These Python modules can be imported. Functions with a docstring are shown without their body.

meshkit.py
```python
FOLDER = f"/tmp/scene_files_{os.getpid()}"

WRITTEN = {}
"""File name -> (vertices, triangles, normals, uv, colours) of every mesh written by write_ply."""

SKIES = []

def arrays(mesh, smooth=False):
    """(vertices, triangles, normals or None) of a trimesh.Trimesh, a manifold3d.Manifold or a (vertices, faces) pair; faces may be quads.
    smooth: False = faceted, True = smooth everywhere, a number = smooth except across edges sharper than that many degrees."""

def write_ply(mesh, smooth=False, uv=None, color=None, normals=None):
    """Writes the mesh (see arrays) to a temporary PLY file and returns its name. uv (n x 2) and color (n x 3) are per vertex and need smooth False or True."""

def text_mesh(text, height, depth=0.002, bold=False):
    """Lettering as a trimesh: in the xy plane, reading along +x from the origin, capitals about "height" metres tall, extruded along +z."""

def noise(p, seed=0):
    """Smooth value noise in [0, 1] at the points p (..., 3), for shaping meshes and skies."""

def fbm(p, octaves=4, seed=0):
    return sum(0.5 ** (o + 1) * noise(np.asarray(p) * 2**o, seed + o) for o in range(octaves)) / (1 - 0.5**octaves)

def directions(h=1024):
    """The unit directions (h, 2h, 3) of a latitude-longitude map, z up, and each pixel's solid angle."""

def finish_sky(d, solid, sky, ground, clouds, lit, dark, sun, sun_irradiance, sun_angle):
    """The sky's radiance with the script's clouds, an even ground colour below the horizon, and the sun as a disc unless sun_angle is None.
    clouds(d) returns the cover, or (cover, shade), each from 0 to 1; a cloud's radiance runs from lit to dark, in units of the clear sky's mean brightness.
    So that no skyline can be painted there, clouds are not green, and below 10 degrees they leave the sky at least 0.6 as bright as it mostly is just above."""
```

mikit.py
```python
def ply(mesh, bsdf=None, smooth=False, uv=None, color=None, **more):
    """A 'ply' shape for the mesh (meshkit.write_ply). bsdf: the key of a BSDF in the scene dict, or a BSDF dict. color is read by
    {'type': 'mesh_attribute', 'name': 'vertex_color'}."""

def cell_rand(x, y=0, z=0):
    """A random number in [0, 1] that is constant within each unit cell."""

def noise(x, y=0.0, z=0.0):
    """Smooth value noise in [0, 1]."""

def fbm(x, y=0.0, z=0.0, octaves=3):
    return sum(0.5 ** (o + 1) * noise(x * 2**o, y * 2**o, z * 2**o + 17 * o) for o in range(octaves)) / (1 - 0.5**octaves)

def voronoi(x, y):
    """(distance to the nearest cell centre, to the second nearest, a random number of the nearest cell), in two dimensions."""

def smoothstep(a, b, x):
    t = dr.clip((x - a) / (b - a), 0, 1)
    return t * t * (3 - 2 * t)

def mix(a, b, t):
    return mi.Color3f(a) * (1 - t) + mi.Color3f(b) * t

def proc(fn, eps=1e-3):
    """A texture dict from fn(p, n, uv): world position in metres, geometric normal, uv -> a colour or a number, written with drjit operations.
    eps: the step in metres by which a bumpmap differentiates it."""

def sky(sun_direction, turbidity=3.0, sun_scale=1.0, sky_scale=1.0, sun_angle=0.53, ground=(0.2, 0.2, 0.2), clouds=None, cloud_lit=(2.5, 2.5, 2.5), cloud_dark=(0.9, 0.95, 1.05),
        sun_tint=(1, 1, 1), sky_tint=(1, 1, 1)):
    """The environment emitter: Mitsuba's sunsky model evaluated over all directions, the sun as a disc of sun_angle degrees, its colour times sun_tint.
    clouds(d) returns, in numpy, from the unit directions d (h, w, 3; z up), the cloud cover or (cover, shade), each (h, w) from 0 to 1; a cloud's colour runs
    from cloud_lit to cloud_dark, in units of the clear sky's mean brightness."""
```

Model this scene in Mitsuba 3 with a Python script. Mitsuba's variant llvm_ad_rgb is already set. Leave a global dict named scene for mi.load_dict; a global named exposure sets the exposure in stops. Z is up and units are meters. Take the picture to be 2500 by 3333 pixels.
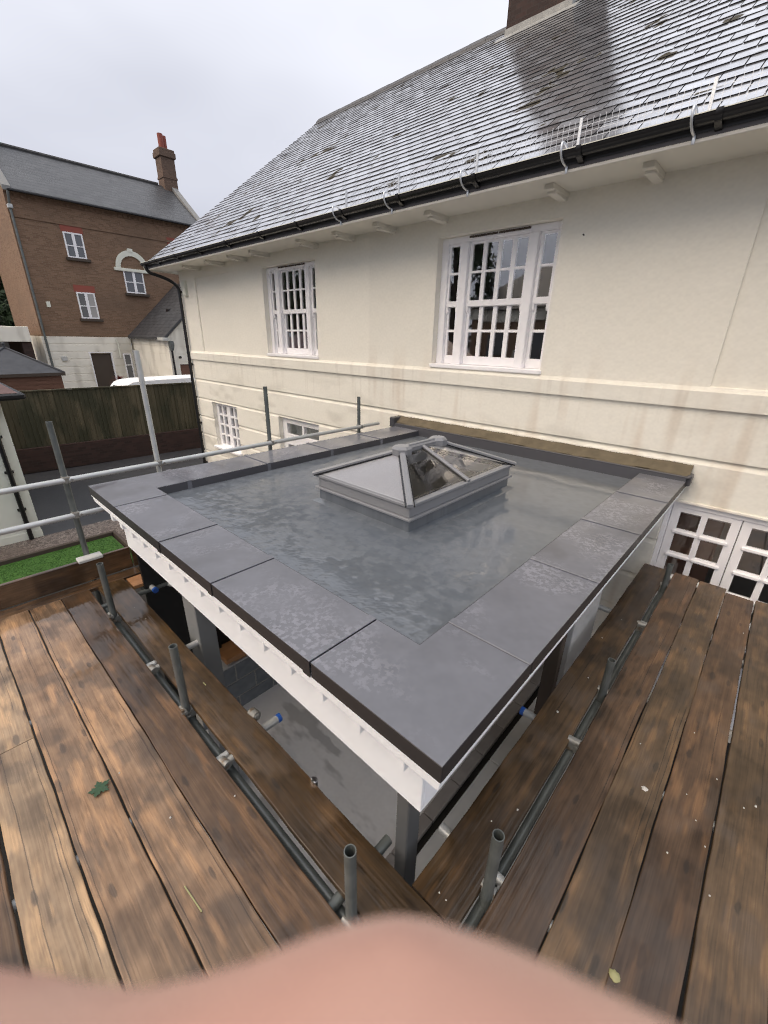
import math, random
import numpy as np
import trimesh
import manifold3d as m3
import drjit as dr
import mitsuba as mi
import mikit, meshkit
from mikit import proc, noise, fbm, voronoi, cell_rand, smoothstep, mix

T = mi.ScalarTransform4f
scene, labels = {}, {}
rng = random.Random(7)
nrg = np.random.default_rng(7)

# ------------------------------------------------------------------ camera, sky, exposure
# metres; the lens is the origin, +x runs along the cream wall, +y goes towards it, z is up, the ground is at G
G = -4.05
YAW, PITCH, ROLL = -0.73971, 0.39144, -0.01939
_f = np.array([math.sin(YAW) * math.cos(PITCH), math.cos(YAW) * math.cos(PITCH), -math.sin(PITCH)])
_r = np.array([math.cos(YAW), -math.sin(YAW), 0.0])
_d = np.cross(_f, _r)
CAM = np.array([_r * math.cos(ROLL) + _d * math.sin(ROLL), -_r * math.sin(ROLL) + _d * math.cos(ROLL), _f])  # rows: right, down, forward
scene['camera'] = {'type': 'thinlens', 'fov': 85.07, 'fov_axis': 'x', 'near_clip': 0.002, 'far_clip': 600.0,
                   'aperture_radius': 0.00032, 'focus_distance': 4.0,
                   'to_world': T().look_at(origin=[0, 0, 0], target=(CAM[2] * 4).tolist(), up=(-CAM[1]).tolist())}


def overcast(d):
    el = np.clip(d[..., 2], 0, 1)
    n = meshkit.fbm(np.stack([d[..., 0] * 2.6, d[..., 1] * 2.6, d[..., 2] * 5.5], -1), 4, 3)
    shade = 1 - el ** 0.9 + (n - 0.5) * 0.36
    return np.ones_like(el), np.clip(shade, 0, 1)


scene['sky'] = mikit.sky([-0.15, -0.62, 0.75], turbidity=3, sun_scale=0.32, sun_angle=50, ground=(0.16, 0.15, 0.14), clouds=overcast,
                         cloud_lit=(3.1, 3.15, 3.35), cloud_dark=(1.09, 1.14, 1.36), sun_tint=(1, 0.98, 0.97))
exposure = 2.3


# ------------------------------------------------------------------ materials
def mat(key, **kw):
    scene[key] = {'type': 'twosided', 'bsdf': {'type': 'principled', **kw}}


def rgb(*c):
    return {'type': 'rgb', 'value': list(c)}


def plain(key, c, rough=0.5, metal=0.0, spec=0.5):
    mat(key, base_color=rgb(*c), roughness=rough, metallic=metal, specular=spec)


def bumped(key, fn, scale, eps=2e-3):
    scene[key]['bsdf'] = {'type': 'bumpmap', 'nested': scene[key]['bsdf'], 'arbitrary': proc(fn, eps), 'scale': scale}


plain('white_paint', (0.80, 0.79, 0.80), 0.38)
plain('fascia_white', (0.80, 0.82, 0.84), 0.42)
plain('black_plastic', (0.008, 0.008, 0.009), 0.3)
plain('galvanised', (0.62, 0.64, 0.66), 0.32, 0.75)
plain('dark_inside', (0.05, 0.048, 0.045), 0.8)
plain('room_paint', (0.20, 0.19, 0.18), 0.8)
plain('curtain_cloth', (0.35, 0.34, 0.33), 0.9)
plain('brown_blind', (0.12, 0.055, 0.035), 0.8)
plain('blue_plastic', (0.015, 0.075, 0.32), 0.45)
plain('lantern_frame', (0.19, 0.195, 0.208), 0.33)
plain('red_clay', (0.24, 0.062, 0.042), 0.7)
plain('van_white', (0.80, 0.80, 0.80), 0.25)
plain('tyre_rubber', (0.02, 0.02, 0.02), 0.7)
plain('dark_timber', (0.055, 0.04, 0.03), 0.7)
plain('leaf_green', (0.020, 0.055, 0.022), 0.5)
plain('leaf_pale', (0.26, 0.25, 0.12), 0.6)
plain('leaf_red', (0.13, 0.022, 0.022), 0.5)
plain('dropping_white', (0.46, 0.44, 0.40), 0.6)
plain('shade_black', (0.006, 0.006, 0.006), 0.5)  # for the added sheets that stand in for deep shade under the roof
plain('post_grey', (0.22, 0.225, 0.225), 0.5)
plain('fascia_shade', (0.10, 0.092, 0.095), 0.5)  # fascia colour holds the shade behind the gutter
plain('post_dark', (0.085, 0.088, 0.09), 0.4)
plain('pier_grey', (0.36, 0.36, 0.355), 0.6)
plain('post_mid', (0.17, 0.175, 0.175), 0.55)
plain('eaves_paint', (0.62, 0.60, 0.54), 0.5)
plain('drip_shade', (0.022, 0.021, 0.023), 0.45)  # drip faces coloured near black for the shade along the roof edge
plain('yard_shade', (0.014, 0.013, 0.012), 0.95)  # yard ground darkened in colour for the shade under the deck
plain('parapet_stone', (0.20, 0.20, 0.195), 0.7)
plain('chrome', (0.8, 0.8, 0.8), 0.2, 1.0)
plain('reveal_cream', (0.60, 0.55, 0.46), 0.75)
scene['glass'] = {'type': 'thindielectric', 'int_ior': 2.3}
scene['roof_glass'] = {'type': 'thindielectric', 'int_ior': 1.6}
scene['rain_glass'] = {'type': 'blendbsdf', 'weight': 0.33, 'a': {'type': 'thindielectric', 'int_ior': 1.7}, 'b': {'type': 'ref', 'id': 'frosted_wet_glass'}}

mat('tube_steel', base_color=proc(lambda p, n, uv: mix((0.34, 0.36, 0.36), (0.56, 0.57, 0.565), fbm(p.x * 9, p.y * 9, p.z * 9))),
    roughness=0.36, metallic=0.35)
mat('tube_dark', base_color=proc(lambda p, n, uv: mix((0.07, 0.08, 0.078), (0.17, 0.185, 0.18), fbm(p.x * 11, p.y * 11, p.z * 11))),
    roughness=0.40, metallic=0.35)
mat('coupler_steel', base_color=proc(lambda p, n, uv: mix((0.24, 0.24, 0.225), (0.15, 0.11, 0.075), smoothstep(0.5, 0.8, fbm(p.x * 40, p.y * 40, p.z * 40)))),
    roughness=0.45, metallic=0.4)


def render_colour(p, n, uv):
    a = fbm(p.x * 0.9, p.y * 0.9, p.z * 0.9)
    fine = noise(p.x * 14, p.y * 14, p.z * 14)
    c = mix((0.73, 0.702, 0.618), (0.80, 0.772, 0.688), a * 0.8 + fine * 0.2)
    newer = smoothstep(-5.03, -4.97, p.x)                      # the later bay right of the joint is a little greyer
    c = c * (1 - 0.05 * newer)
    streak = fbm(p.x * 7, 3.1, p.z * 0.7)
    low = smoothstep(0.1, -0.9, p.z) * newer
    c = mix(c, (0.50, 0.40, 0.30), smoothstep(0.50, 0.80, streak) * 0.42 * low)
    drip = smoothstep(0.55, 0.85, fbm(p.x * 16, 2.0, p.z * 0.5)) * smoothstep(-0.30, -0.42, p.z) * smoothstep(-1.3, -0.6, p.z)
    c = mix(c, (0.42, 0.37, 0.30), drip * 0.22)
    c = c * (0.955 + 0.09 * fbm(p.x * 40, p.y * 40, p.z * 40, 2))
    mould = smoothstep(0.54, 0.75, fbm(p.x * 1.7, 1.0, p.z * 3)) * smoothstep(-0.2, -1.5, p.z)
    return mix(c, (0.40, 0.37, 0.31), mould * 0.35)


mat('cream_render', base_color=proc(render_colour), roughness=0.72, specular=0.35)
bumped('cream_render', lambda p, n, uv: fbm(p.x * 30, p.y * 30, p.z * 30), 0.0025)
mat('garage_render', base_color=proc(lambda p, n, uv: mix((0.60, 0.61, 0.52), (0.68, 0.68, 0.60), fbm(p.x, p.y * 2, p.z * 2))), roughness=0.7)


def old_render(p, n, uv):
    c = mix((0.78, 0.75, 0.66), (0.68, 0.65, 0.57), fbm(p.x * 0.6, p.y * 1.1, p.z * 0.8))
    st = smoothstep(0.48, 0.75, fbm(p.x * 2, p.y * 2.2, p.z * 0.5 + 9))
    return mix(c, (0.34, 0.31, 0.25), st * 0.45)


mat('old_render', base_color=proc(old_render), roughness=0.75)


def brick_fn(along, ca, cb, mortar, dirt):
    def fn(p, n, uv):
        u = p.x * dr.abs(n.y) + p.y * dr.abs(n.x) if along is None else (p.x if along == 'x' else p.y)
        row = dr.floor(p.z / 0.075)
        sh = u / 0.225 + 0.5 * (row - 2 * dr.floor(row / 2))
        col = dr.floor(sh)
        fu, fv = sh - col, p.z / 0.075 - row
        m = dr.select((fu < 0.045) | (fv < 0.13), 1.0, 0.0)
        k = cell_rand(col, row, 5)
        c = mix(ca, cb, k)
        c = mix(c, mortar, m * 0.8)
        return mix(c, dirt, smoothstep(0.45, 0.8, fbm(p.x * 0.5, p.y * 0.5, p.z * 0.7)) * 0.5)
    return fn


mat('brown_brick', base_color=proc(brick_fn(None, (0.145, 0.084, 0.050), (0.205, 0.125, 0.078), (0.20, 0.15, 0.108), (0.125, 0.082, 0.055))), roughness=0.8)
mat('dark_brick', base_color=proc(brick_fn(None, (0.026, 0.013, 0.010), (0.048, 0.022, 0.017), (0.035, 0.028, 0.024), (0.02, 0.013, 0.011))), roughness=0.8)


def slate_face(n):
    return dr.select(dr.abs(n.y * -0.6101 + n.z * 0.7923) > 0.9, 1.0, 0.0)


def slate_colour(p, n, uv):
    s = (p.y - 4.40) * 1.2621
    row = dr.floor(s / 0.178)
    col = dr.floor(p.x / 0.262 + 0.5 * (row - 2 * dr.floor(row / 2)))
    k = cell_rand(col, row, 3)
    c = mix((0.47, 0.48, 0.505), (0.58, 0.59, 0.62), k)
    c = mix(c, (0.36, 0.31, 0.32), smoothstep(0.85, 0.95, cell_rand(col, row, 9)) * 0.4)
    fine = fbm(p.x * 18, p.y * 18, p.z * 18)
    c = c * (0.8 + 0.4 * fine)
    moss = smoothstep(0.71, 0.75, fbm(p.x * 2.3 + 3.0, p.y * 3.1, 2.0, 4)) * smoothstep(0.40, 0.55, noise(p.x * 9, p.y * 9, 4.0))
    return mix((0.022, 0.021, 0.023), mix(c, (0.060, 0.050, 0.030), moss), slate_face(n))


def slate_rough(p, n, uv):
    moss = smoothstep(0.71, 0.75, fbm(p.x * 2.3 + 3.0, p.y * 3.1, 2.0, 4)) * smoothstep(0.40, 0.55, noise(p.x * 9, p.y * 9, 4.0))
    s = (p.y - 4.40) * 1.2621
    row = dr.floor(s / 0.178)
    k = cell_rand(dr.floor(p.x / 0.262 + 0.5 * (row - 2 * dr.floor(row / 2))), row, 21)
    return dr.clip(0.09 + 0.10 * fbm(p.x * 6, p.y * 6, 1.0) + 0.5 * moss + 0.12 * k * k + 0.7 * (1 - slate_face(n)), 0.05, 1)


mat('wet_slate', base_color=proc(slate_colour), roughness=proc(slate_rough), metallic=proc(lambda p, n, uv: 0.84 * slate_face(n)))
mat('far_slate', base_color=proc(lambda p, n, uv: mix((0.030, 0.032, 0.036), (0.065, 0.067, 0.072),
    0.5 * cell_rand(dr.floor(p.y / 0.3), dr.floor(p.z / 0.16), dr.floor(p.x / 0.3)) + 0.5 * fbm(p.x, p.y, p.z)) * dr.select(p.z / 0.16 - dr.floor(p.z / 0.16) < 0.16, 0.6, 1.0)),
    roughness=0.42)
mat('shed_tile', base_color=proc(lambda p, n, uv: mix((0.022, 0.024, 0.030), (0.045, 0.048, 0.056), fbm(p.x * 5, p.y * 5, p.z * 9))), roughness=0.5)
mat('ridge_tile', base_color=proc(lambda p, n, uv: mix((0.028, 0.027, 0.03), (0.07, 0.066, 0.062), fbm(p.x * 4, p.y * 9, p.z * 9))), roughness=0.5)
mat('plum_tile', base_color=proc(lambda p, n, uv: mix((0.10, 0.055, 0.05), (0.17, 0.10, 0.095), fbm(p.x * 5, p.y * 5, p.z * 9))), roughness=0.4)
mat('lead_sheet', base_color=proc(lambda p, n, uv: mix((0.22, 0.22, 0.21), (0.34, 0.345, 0.33), fbm(p.x * 8, p.y * 8, p.z * 5))), roughness=0.5, metallic=0.2)


def coping_colour(p, n, uv):
    a = fbm(p.x * 5, p.y * 5, p.z * 5, 4)
    b = fbm(p.x * 26, p.y * 26, 3.0, 3)
    c = mix((0.086, 0.089, 0.102), (0.138, 0.142, 0.163), a * 0.7 + b * 0.3)
    bloom = smoothstep(0.45, 0.78, fbm(p.x * 3.2 + 5, p.y * 3.2, 7.0, 4)) * smoothstep(0.38, 0.72, fbm(p.x * 60, p.y * 60, 1.0, 3))
    c = mix(c, (0.25, 0.25, 0.285), bloom * 0.42)
    dark = smoothstep(0.56, 0.74, fbm(p.x * 2.0, p.y * 2.0 + 11, 2.0, 4))
    return mix(c, (0.065, 0.065, 0.07), dark * 0.45)


def coping_rough(p, n, uv):
    wet = smoothstep(0.42, 0.6, fbm(p.x * 2.6 + p.y, p.y * 3.4, 5.0, 4)) * smoothstep(-1.6, -3.6, p.x)
    wet = dr.maximum(wet, smoothstep(2.0, 3.4, p.y) * smoothstep(0.40, 0.55, fbm(p.x * 3, p.y * 2, 8.0, 3)) * 0.8)
    return 0.40 - 0.30 * wet


mat('coping_grp', base_color=proc(coping_colour), roughness=proc(coping_rough), specular=0.75)
bumped('coping_grp', lambda p, n, uv: fbm(p.x * 6, p.y * 6, p.z * 6, 3), 0.004, 4e-3)


def membrane_wet(p):
    q = fbm(p.x * 3.4 + 0.7 * p.y, p.y * 3.0 - 0.5 * p.x, 4.0, 4)
    fine = fbm(p.x * 21, p.y * 21, 6.0, 3)
    pool = smoothstep(2.9, 4.2, p.y + 1.1 * (p.x + 2.2)) * 0.35
    return smoothstep(0.43, 0.60, q * 0.45 + fine * 0.55 + pool)


mat('membrane', base_color=proc(lambda p, n, uv: mix((0.106, 0.118, 0.134), (0.093, 0.105, 0.121), membrane_wet(p)) * (0.9 + 0.2 * fbm(p.x * 20, p.y * 20, 2.0))),
    roughness=proc(lambda p, n, uv: 0.24 - 0.15 * membrane_wet(p)), specular=0.8)
bumped('membrane', lambda p, n, uv: (1 - 0.9 * membrane_wet(p)) * noise(p.x * 70, p.y * 70, 2.0) * 0.5 + 0.6 * fbm(p.x * 2.5, p.y * 2.5, 3.0), 0.0035, 4e-3)
mat('mortar_brown', base_color=proc(lambda p, n, uv: mix((0.085, 0.069, 0.044), (0.155, 0.127, 0.083), fbm(p.x * 14, p.y * 14, p.z * 14, 4))), roughness=0.85)


def wood(ca, cb, knot, wet0, seedv):
    """(colour, roughness) of a scaffold board; uv: u along the board, v across it, both in metres"""
    def grain(uv):
        w = fbm(uv.x * 1.2, uv.y * 3, seedv) * 0.05
        g = fbm(uv.x * 1.6, (uv.y + w) * 70, seedv + 1.0, 3)
        patch = fbm(uv.x * 3.0, uv.y * 6, seedv + 2.0, 4)
        return g, patch

    def kn(uv):
        d1, d2, k = voronoi(uv.x * 2.1 + seedv, uv.y * 7.0)
        r = 0.04 + 0.10 * k
        e = d1 + 0.05 * (fbm(uv.x * 30, uv.y * 40, 3.0) - 0.5)
        return (1 - smoothstep(r * 0.5, r, e)) * dr.select(k > 0.45, 1.0, 0.0)

    def col(p, n, uv):
        g, patch = grain(uv)
        mott = fbm(uv.x * 11, uv.y * 16, seedv + 6.0, 5)
        c = mix(ca, cb, dr.clip(0.55 * (g - 0.5) + 0.7 * (patch - 0.5) + 0.75 * (mott - 0.5) + 0.43, 0, 1))
        grey = smoothstep(0.52, 0.72, fbm(uv.x * 5.1 + 7, uv.y * 9, seedv + 5.0, 4))
        c = mix(c, (0.085, 0.064, 0.050), grey * 0.45)
        pale = smoothstep(0.50, 0.82, fbm(uv.x * 4.5 + 3, uv.y * 24, seedv + 8.0, 5))
        c = mix(c, (cb[0] * 1.45, cb[1] * 1.3, cb[2] * 1.10), pale * 0.6)
        c = mix(c, knot, kn(uv) * 0.6)
        lane = dr.floor(uv.y / 0.045)
        mid = 0.2 + 0.6 * cell_rand(lane, 3, 1) + 0.10 * (noise(uv.x * 1.3, lane, 5.0) - 0.5) + 0.03 * (noise(uv.x * 14, lane, 8.0) - 0.5)
        split = (1 - smoothstep(0.0009, 0.0030, dr.abs(uv.y / 0.045 - lane - mid) * 0.045)) * smoothstep(0.70, 0.80, noise(uv.x * 0.9, lane * 7.3, 2.0))
        c = mix(c, (knot[0] * 0.5, knot[1] * 0.5, knot[2] * 0.5), split * 0.6)
        c = c * (0.84 + 0.32 * noise(uv.x * 9, uv.y * 260, seedv))
        wet = smoothstep(0.46, 0.60, fbm(p.x * 2.3, p.y * 2.3 + seedv, 3.0, 4))
        return c * (1 - 0.40 * wet)

    def rough(p, n, uv):
        wet = smoothstep(0.46, 0.60, fbm(p.x * 2.3, p.y * 2.3 + seedv, 3.0, 4))
        far = smoothstep(-2.3, -3.5, p.x)
        pud = smoothstep(0.42, 0.50, fbm(p.x * 3.0 + 2, p.y * 3.0, 6.0, 4))
        return dr.clip(wet0 - 0.16 * wet - far * (0.18 + 0.22 * pud), 0.05, 1)
    return col, rough


def wood_mat(key, ca, cb, knot, wet0, seedv):
    col, rough = wood(ca, cb, knot, wet0, seedv)
    mat(key, base_color=proc(col), roughness=proc(rough), specular=0.5)
    bumped(key, lambda p, n, uv: fbm(uv.x * 2.5, uv.y * 90, seedv, 3) + 0.6 * fbm(uv.x * 8, uv.y * 12, 2.0, 3), 0.0022, 2e-3)


wood_mat('board_tan', (0.130, 0.076, 0.042), (0.330, 0.212, 0.128), (0.045, 0.035, 0.03), 0.52, 1.0)
wood_mat('board_brown', (0.048, 0.027, 0.015), (0.128, 0.076, 0.042), (0.025, 0.018, 0.014), 0.48, 4.0)
wood_mat('board_dark', (0.034, 0.021, 0.010), (0.098, 0.059, 0.028), (0.02, 0.014, 0.01), 0.45, 7.0)
wood_mat('board_olive', (0.050, 0.032, 0.017), (0.138, 0.088, 0.048), (0.025, 0.02, 0.014), 0.48, 9.0)
wood_mat('board_pale', (0.17, 0.112, 0.067), (0.385, 0.275, 0.175), (0.06, 0.05, 0.042), 0.50, 12.0)
mat('board_end', base_color=proc(lambda p, n, uv: mix((0.05, 0.03, 0.018), (0.11, 0.06, 0.035), fbm(p.x * 20, p.y * 20, p.z * 20))), roughness=0.6)
mat('fresh_timber', base_color=proc(lambda p, n, uv: mix((0.27, 0.125, 0.05), (0.36, 0.18, 0.08), fbm(p.x * 30, p.y * 3, p.z * 30))), roughness=0.5)
mat('fence_wood', base_color=proc(lambda p, n, uv: mix(mix((0.052, 0.044, 0.022), (0.12, 0.098, 0.058), cell_rand(dr.floor(p.y / 0.125 + 0.3), 2, 1) ** 2),
    (0.035, 0.034, 0.016), smoothstep(0.4, 0.7, fbm(p.y * 3, p.z * 1.2, 3.0, 4)))), roughness=0.7)
mat('shed_wood', base_color=proc(lambda p, n, uv: mix((0.11, 0.050, 0.030), (0.16, 0.078, 0.050), fbm(p.x * 3, p.y * 3, p.z * 20))), roughness=0.6)
mat('concrete', base_color=proc(lambda p, n, uv: mix((0.52, 0.52, 0.525), (0.66, 0.66, 0.66), fbm(p.x * 3, p.y * 3, 2.0, 4) * 0.8 + 0.2 * noise(p.x * 50, p.y * 50, 1.0)) *
    (1 - 0.35 * smoothstep(0.6, 0.72, fbm(p.x * 2 + 4, p.y * 5, 5.0, 4)))), roughness=0.55)
mat('block_grey', base_color=proc(lambda p, n, uv: mix((0.10, 0.112, 0.12), (0.17, 0.18, 0.185), fbm(p.x * 16, p.y * 16, p.z * 16, 4))), roughness=0.85)
mat('block_warm', base_color=proc(lambda p, n, uv: mix((0.17, 0.155, 0.145), (0.24, 0.225, 0.21), fbm(p.x * 9, p.y * 9, p.z * 9, 4))), roughness=0.85)
plain('mortar', (0.28, 0.27, 0.24), 0.9)
mat('pale_stone', base_color=proc(lambda p, n, uv: mix((0.36, 0.365, 0.35), (0.46, 0.46, 0.44), fbm(p.x * 5, p.y * 5, 1.0, 4))), roughness=0.7)
mat('tarmac', base_color=proc(lambda p, n, uv: mix((0.030, 0.031, 0.034), (0.055, 0.056, 0.060), fbm(p.x * 0.8, p.y * 0.8, 1.0) * 0.5 + 0.5 * noise(p.x * 60, p.y * 60, 1.0))), roughness=0.42)


def gravel_colour(p, n, uv):
    d1, d2, k = voronoi(p.x * 22, p.y * 22)
    c = mix((0.085, 0.062, 0.050), (0.24, 0.20, 0.175), k)
    c = mix((0.04, 0.032, 0.026), c, smoothstep(0.02, 0.12, d2 - d1))
    return mix(c, (0.10, 0.07, 0.055), smoothstep(0.4, 0.7, fbm(p.x * 2, p.y * 2, 2.0)) * 0.6)


mat('gravel', base_color=proc(gravel_colour), roughness=0.6)
plain('turf_blade', (0.032, 0.095, 0.011), 0.7)
mat('turf_base', base_color=proc(lambda p, n, uv: mix((0.026, 0.085, 0.008), (0.045, 0.120, 0.014), fbm(p.x * 9, p.y * 9, 1.0, 4))), roughness=0.8)
mat('skin', base_color=proc(lambda p, n, uv: mix((0.48, 0.275, 0.215), (0.56, 0.385, 0.295), smoothstep(0.3, 0.7, fbm(p.x * 90 + 3, p.y * 90, p.z * 90, 3)))), roughness=0.45, specular=0.4,
    sheen=0.15)
plain('nail', (0.62, 0.40, 0.34), 0.3)
plain('crown_leaf', (0.030, 0.055, 0.020), 0.6)
plain('crown_dark', (0.016, 0.030, 0.012), 0.6)
plain('bark', (0.06, 0.045, 0.035), 0.9)
mat('frosted_wet_glass', base_color=proc(lambda p, n, uv: mix((0.62, 0.62, 0.66), (0.72, 0.72, 0.76), noise(p.x * 150, p.y * 150, p.z * 150))), roughness=0.25, specular=0.9)


# ------------------------------------------------------------------ mesh helpers
def box(x0, x1, y0, y1, z0, z1, bev=0.0):
    x0, x1 = min(x0, x1), max(x0, x1)
    y0, y1 = min(y0, y1), max(y0, y1)
    z0, z1 = min(z0, z1), max(z0, z1)
    if bev <= 0:
        m = trimesh.creation.box((x1 - x0, y1 - y0, z1 - z0))
        m.apply_translation(((x0 + x1) / 2, (y0 + y1) / 2, (z0 + z1) / 2))
        return m
    b = min(bev, (x1 - x0) * 0.45, (y1 - y0) * 0.45, (z1 - z0) * 0.45)
    v = []
    for sx, sy, sz in np.ndindex(2, 2, 2):
        c = np.array([(x0, x1)[sx], (y0, y1)[sy], (z0, z1)[sz]])
        s = np.array([(1, -1)[sx], (1, -1)[sy], (1, -1)[sz]]) * b
        for k in range(3):
            w = c + s
            w[k] = c[k]
            v.append(w)
    return trimesh.convex.convex_hull(np.array(v))


def cat(*ms):
    ms = [m for g in ms for m in (g if isinstance(g, (list, tuple)) else [g])]
    return trimesh.util.concatenate(ms)


def man(m):
    return m3.Manifold(m3.Mesh(np.asarray(m.vertices, np.float32), np.asarray(m.faces, np.uint32)))


def tri(M):
    k = M.to_mesh()
    return trimesh.Trimesh(np.array(k.vert_properties[:, :3], float), np.array(k.tri_verts, int), process=False)


def hull(pts):
    return trimesh.convex.convex_hull(np.asarray(pts, float))


def tube(a, b, r, sides=20, hollow=False, wall=0.004):
    a, b = np.asarray(a, float), np.asarray(b, float)
    L = np.linalg.norm(b - a)
    if hollow:
        m = trimesh.creation.annulus(r - wall, r, L, sections=sides)
    else:
        m = trimesh.creation.cylinder(r, L, sections=sides)
    m.apply_transform(trimesh.geometry.align_vectors([0, 0, 1], (b - a) / L))
    m.apply_translation((a + b) / 2)
    return m


def path_tube(pts, r, sides=12):
    pts = np.asarray(pts, float)
    t = np.gradient(pts, axis=0)
    t /= np.linalg.norm(t, axis=1, keepdims=True)
    ref = np.array([0.31, 0.87, 0.37])
    a = np.cross(t, ref)
    a /= np.linalg.norm(a, axis=1, keepdims=True)
    b = np.cross(t, a)
    ang = np.arange(sides) * 2 * np.pi / sides
    rr = np.broadcast_to(r, (len(pts),))
    v = (pts[:, None] + rr[:, None, None] * (np.cos(ang)[None, :, None] * a[:, None] + np.sin(ang)[None, :, None] * b[:, None])).reshape(-1, 3)
    f = []
    for i in range(len(pts) - 1):
        for j in range(sides):
            k = (j + 1) % sides
            f += [[i * sides + j, i * sides + k, (i + 1) * sides + k], [i * sides + j, (i + 1) * sides + k, (i + 1) * sides + j]]
    for e, o in ((0, 1), (len(pts) - 1, 0)):
        c = len(v)
        v = np.vstack([v, pts[e]])
        for j in range(sides):
            k = (j + 1) % sides
            f.append([c, e * sides + k, e * sides + j] if o else [c, e * sides + j, e * sides + k])
    m = trimesh.Trimesh(v, f, process=False)
    m.fix_normals()
    return m


def bez(*p, n=14):
    p = np.asarray(p, float)
    t = np.linspace(0, 1, n)[:, None]
    if len(p) == 3:
        return (1 - t) ** 2 * p[0] + 2 * t * (1 - t) * p[1] + t ** 2 * p[2]
    return (1 - t) ** 3 * p[0] + 3 * t * (1 - t) ** 2 * p[1] + 3 * t ** 2 * (1 - t) * p[2] + t ** 3 * p[3]


def quad(*p):
    return trimesh.Trimesh(np.asarray(p, float), [[0, 1, 2], [0, 2, 3]], process=False)


def sheet(x0, x1, y0, y1, z, sx=1, sy=1):
    return quad((x0, y0, z), (x1, y0, z), (x1, y1, z), (x0, y1, z))


def extr(poly, axis, a, b):
    """A polygon given in the plane across 'axis' ('x': (y, z), 'y': (x, z)), extruded from a to b."""
    poly = np.asarray(poly, float)
    x_, y_ = poly[:, 0], poly[:, 1]
    if np.sum(x_ * np.roll(y_, -1) - y_ * np.roll(x_, -1)) < 0:
        poly = poly[::-1]
    cs = m3.CrossSection([poly.tolist()], m3.FillRule.NonZero)
    m = tri(m3.Manifold.extrude(cs, b - a))
    v = np.array(m.vertices)
    m.vertices = np.stack([v[:, 2] + a, v[:, 0], v[:, 1]], 1) if axis == 'x' else np.stack([v[:, 0], v[:, 2] + a, v[:, 1]], 1)
    m.fix_normals()
    return m


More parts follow.
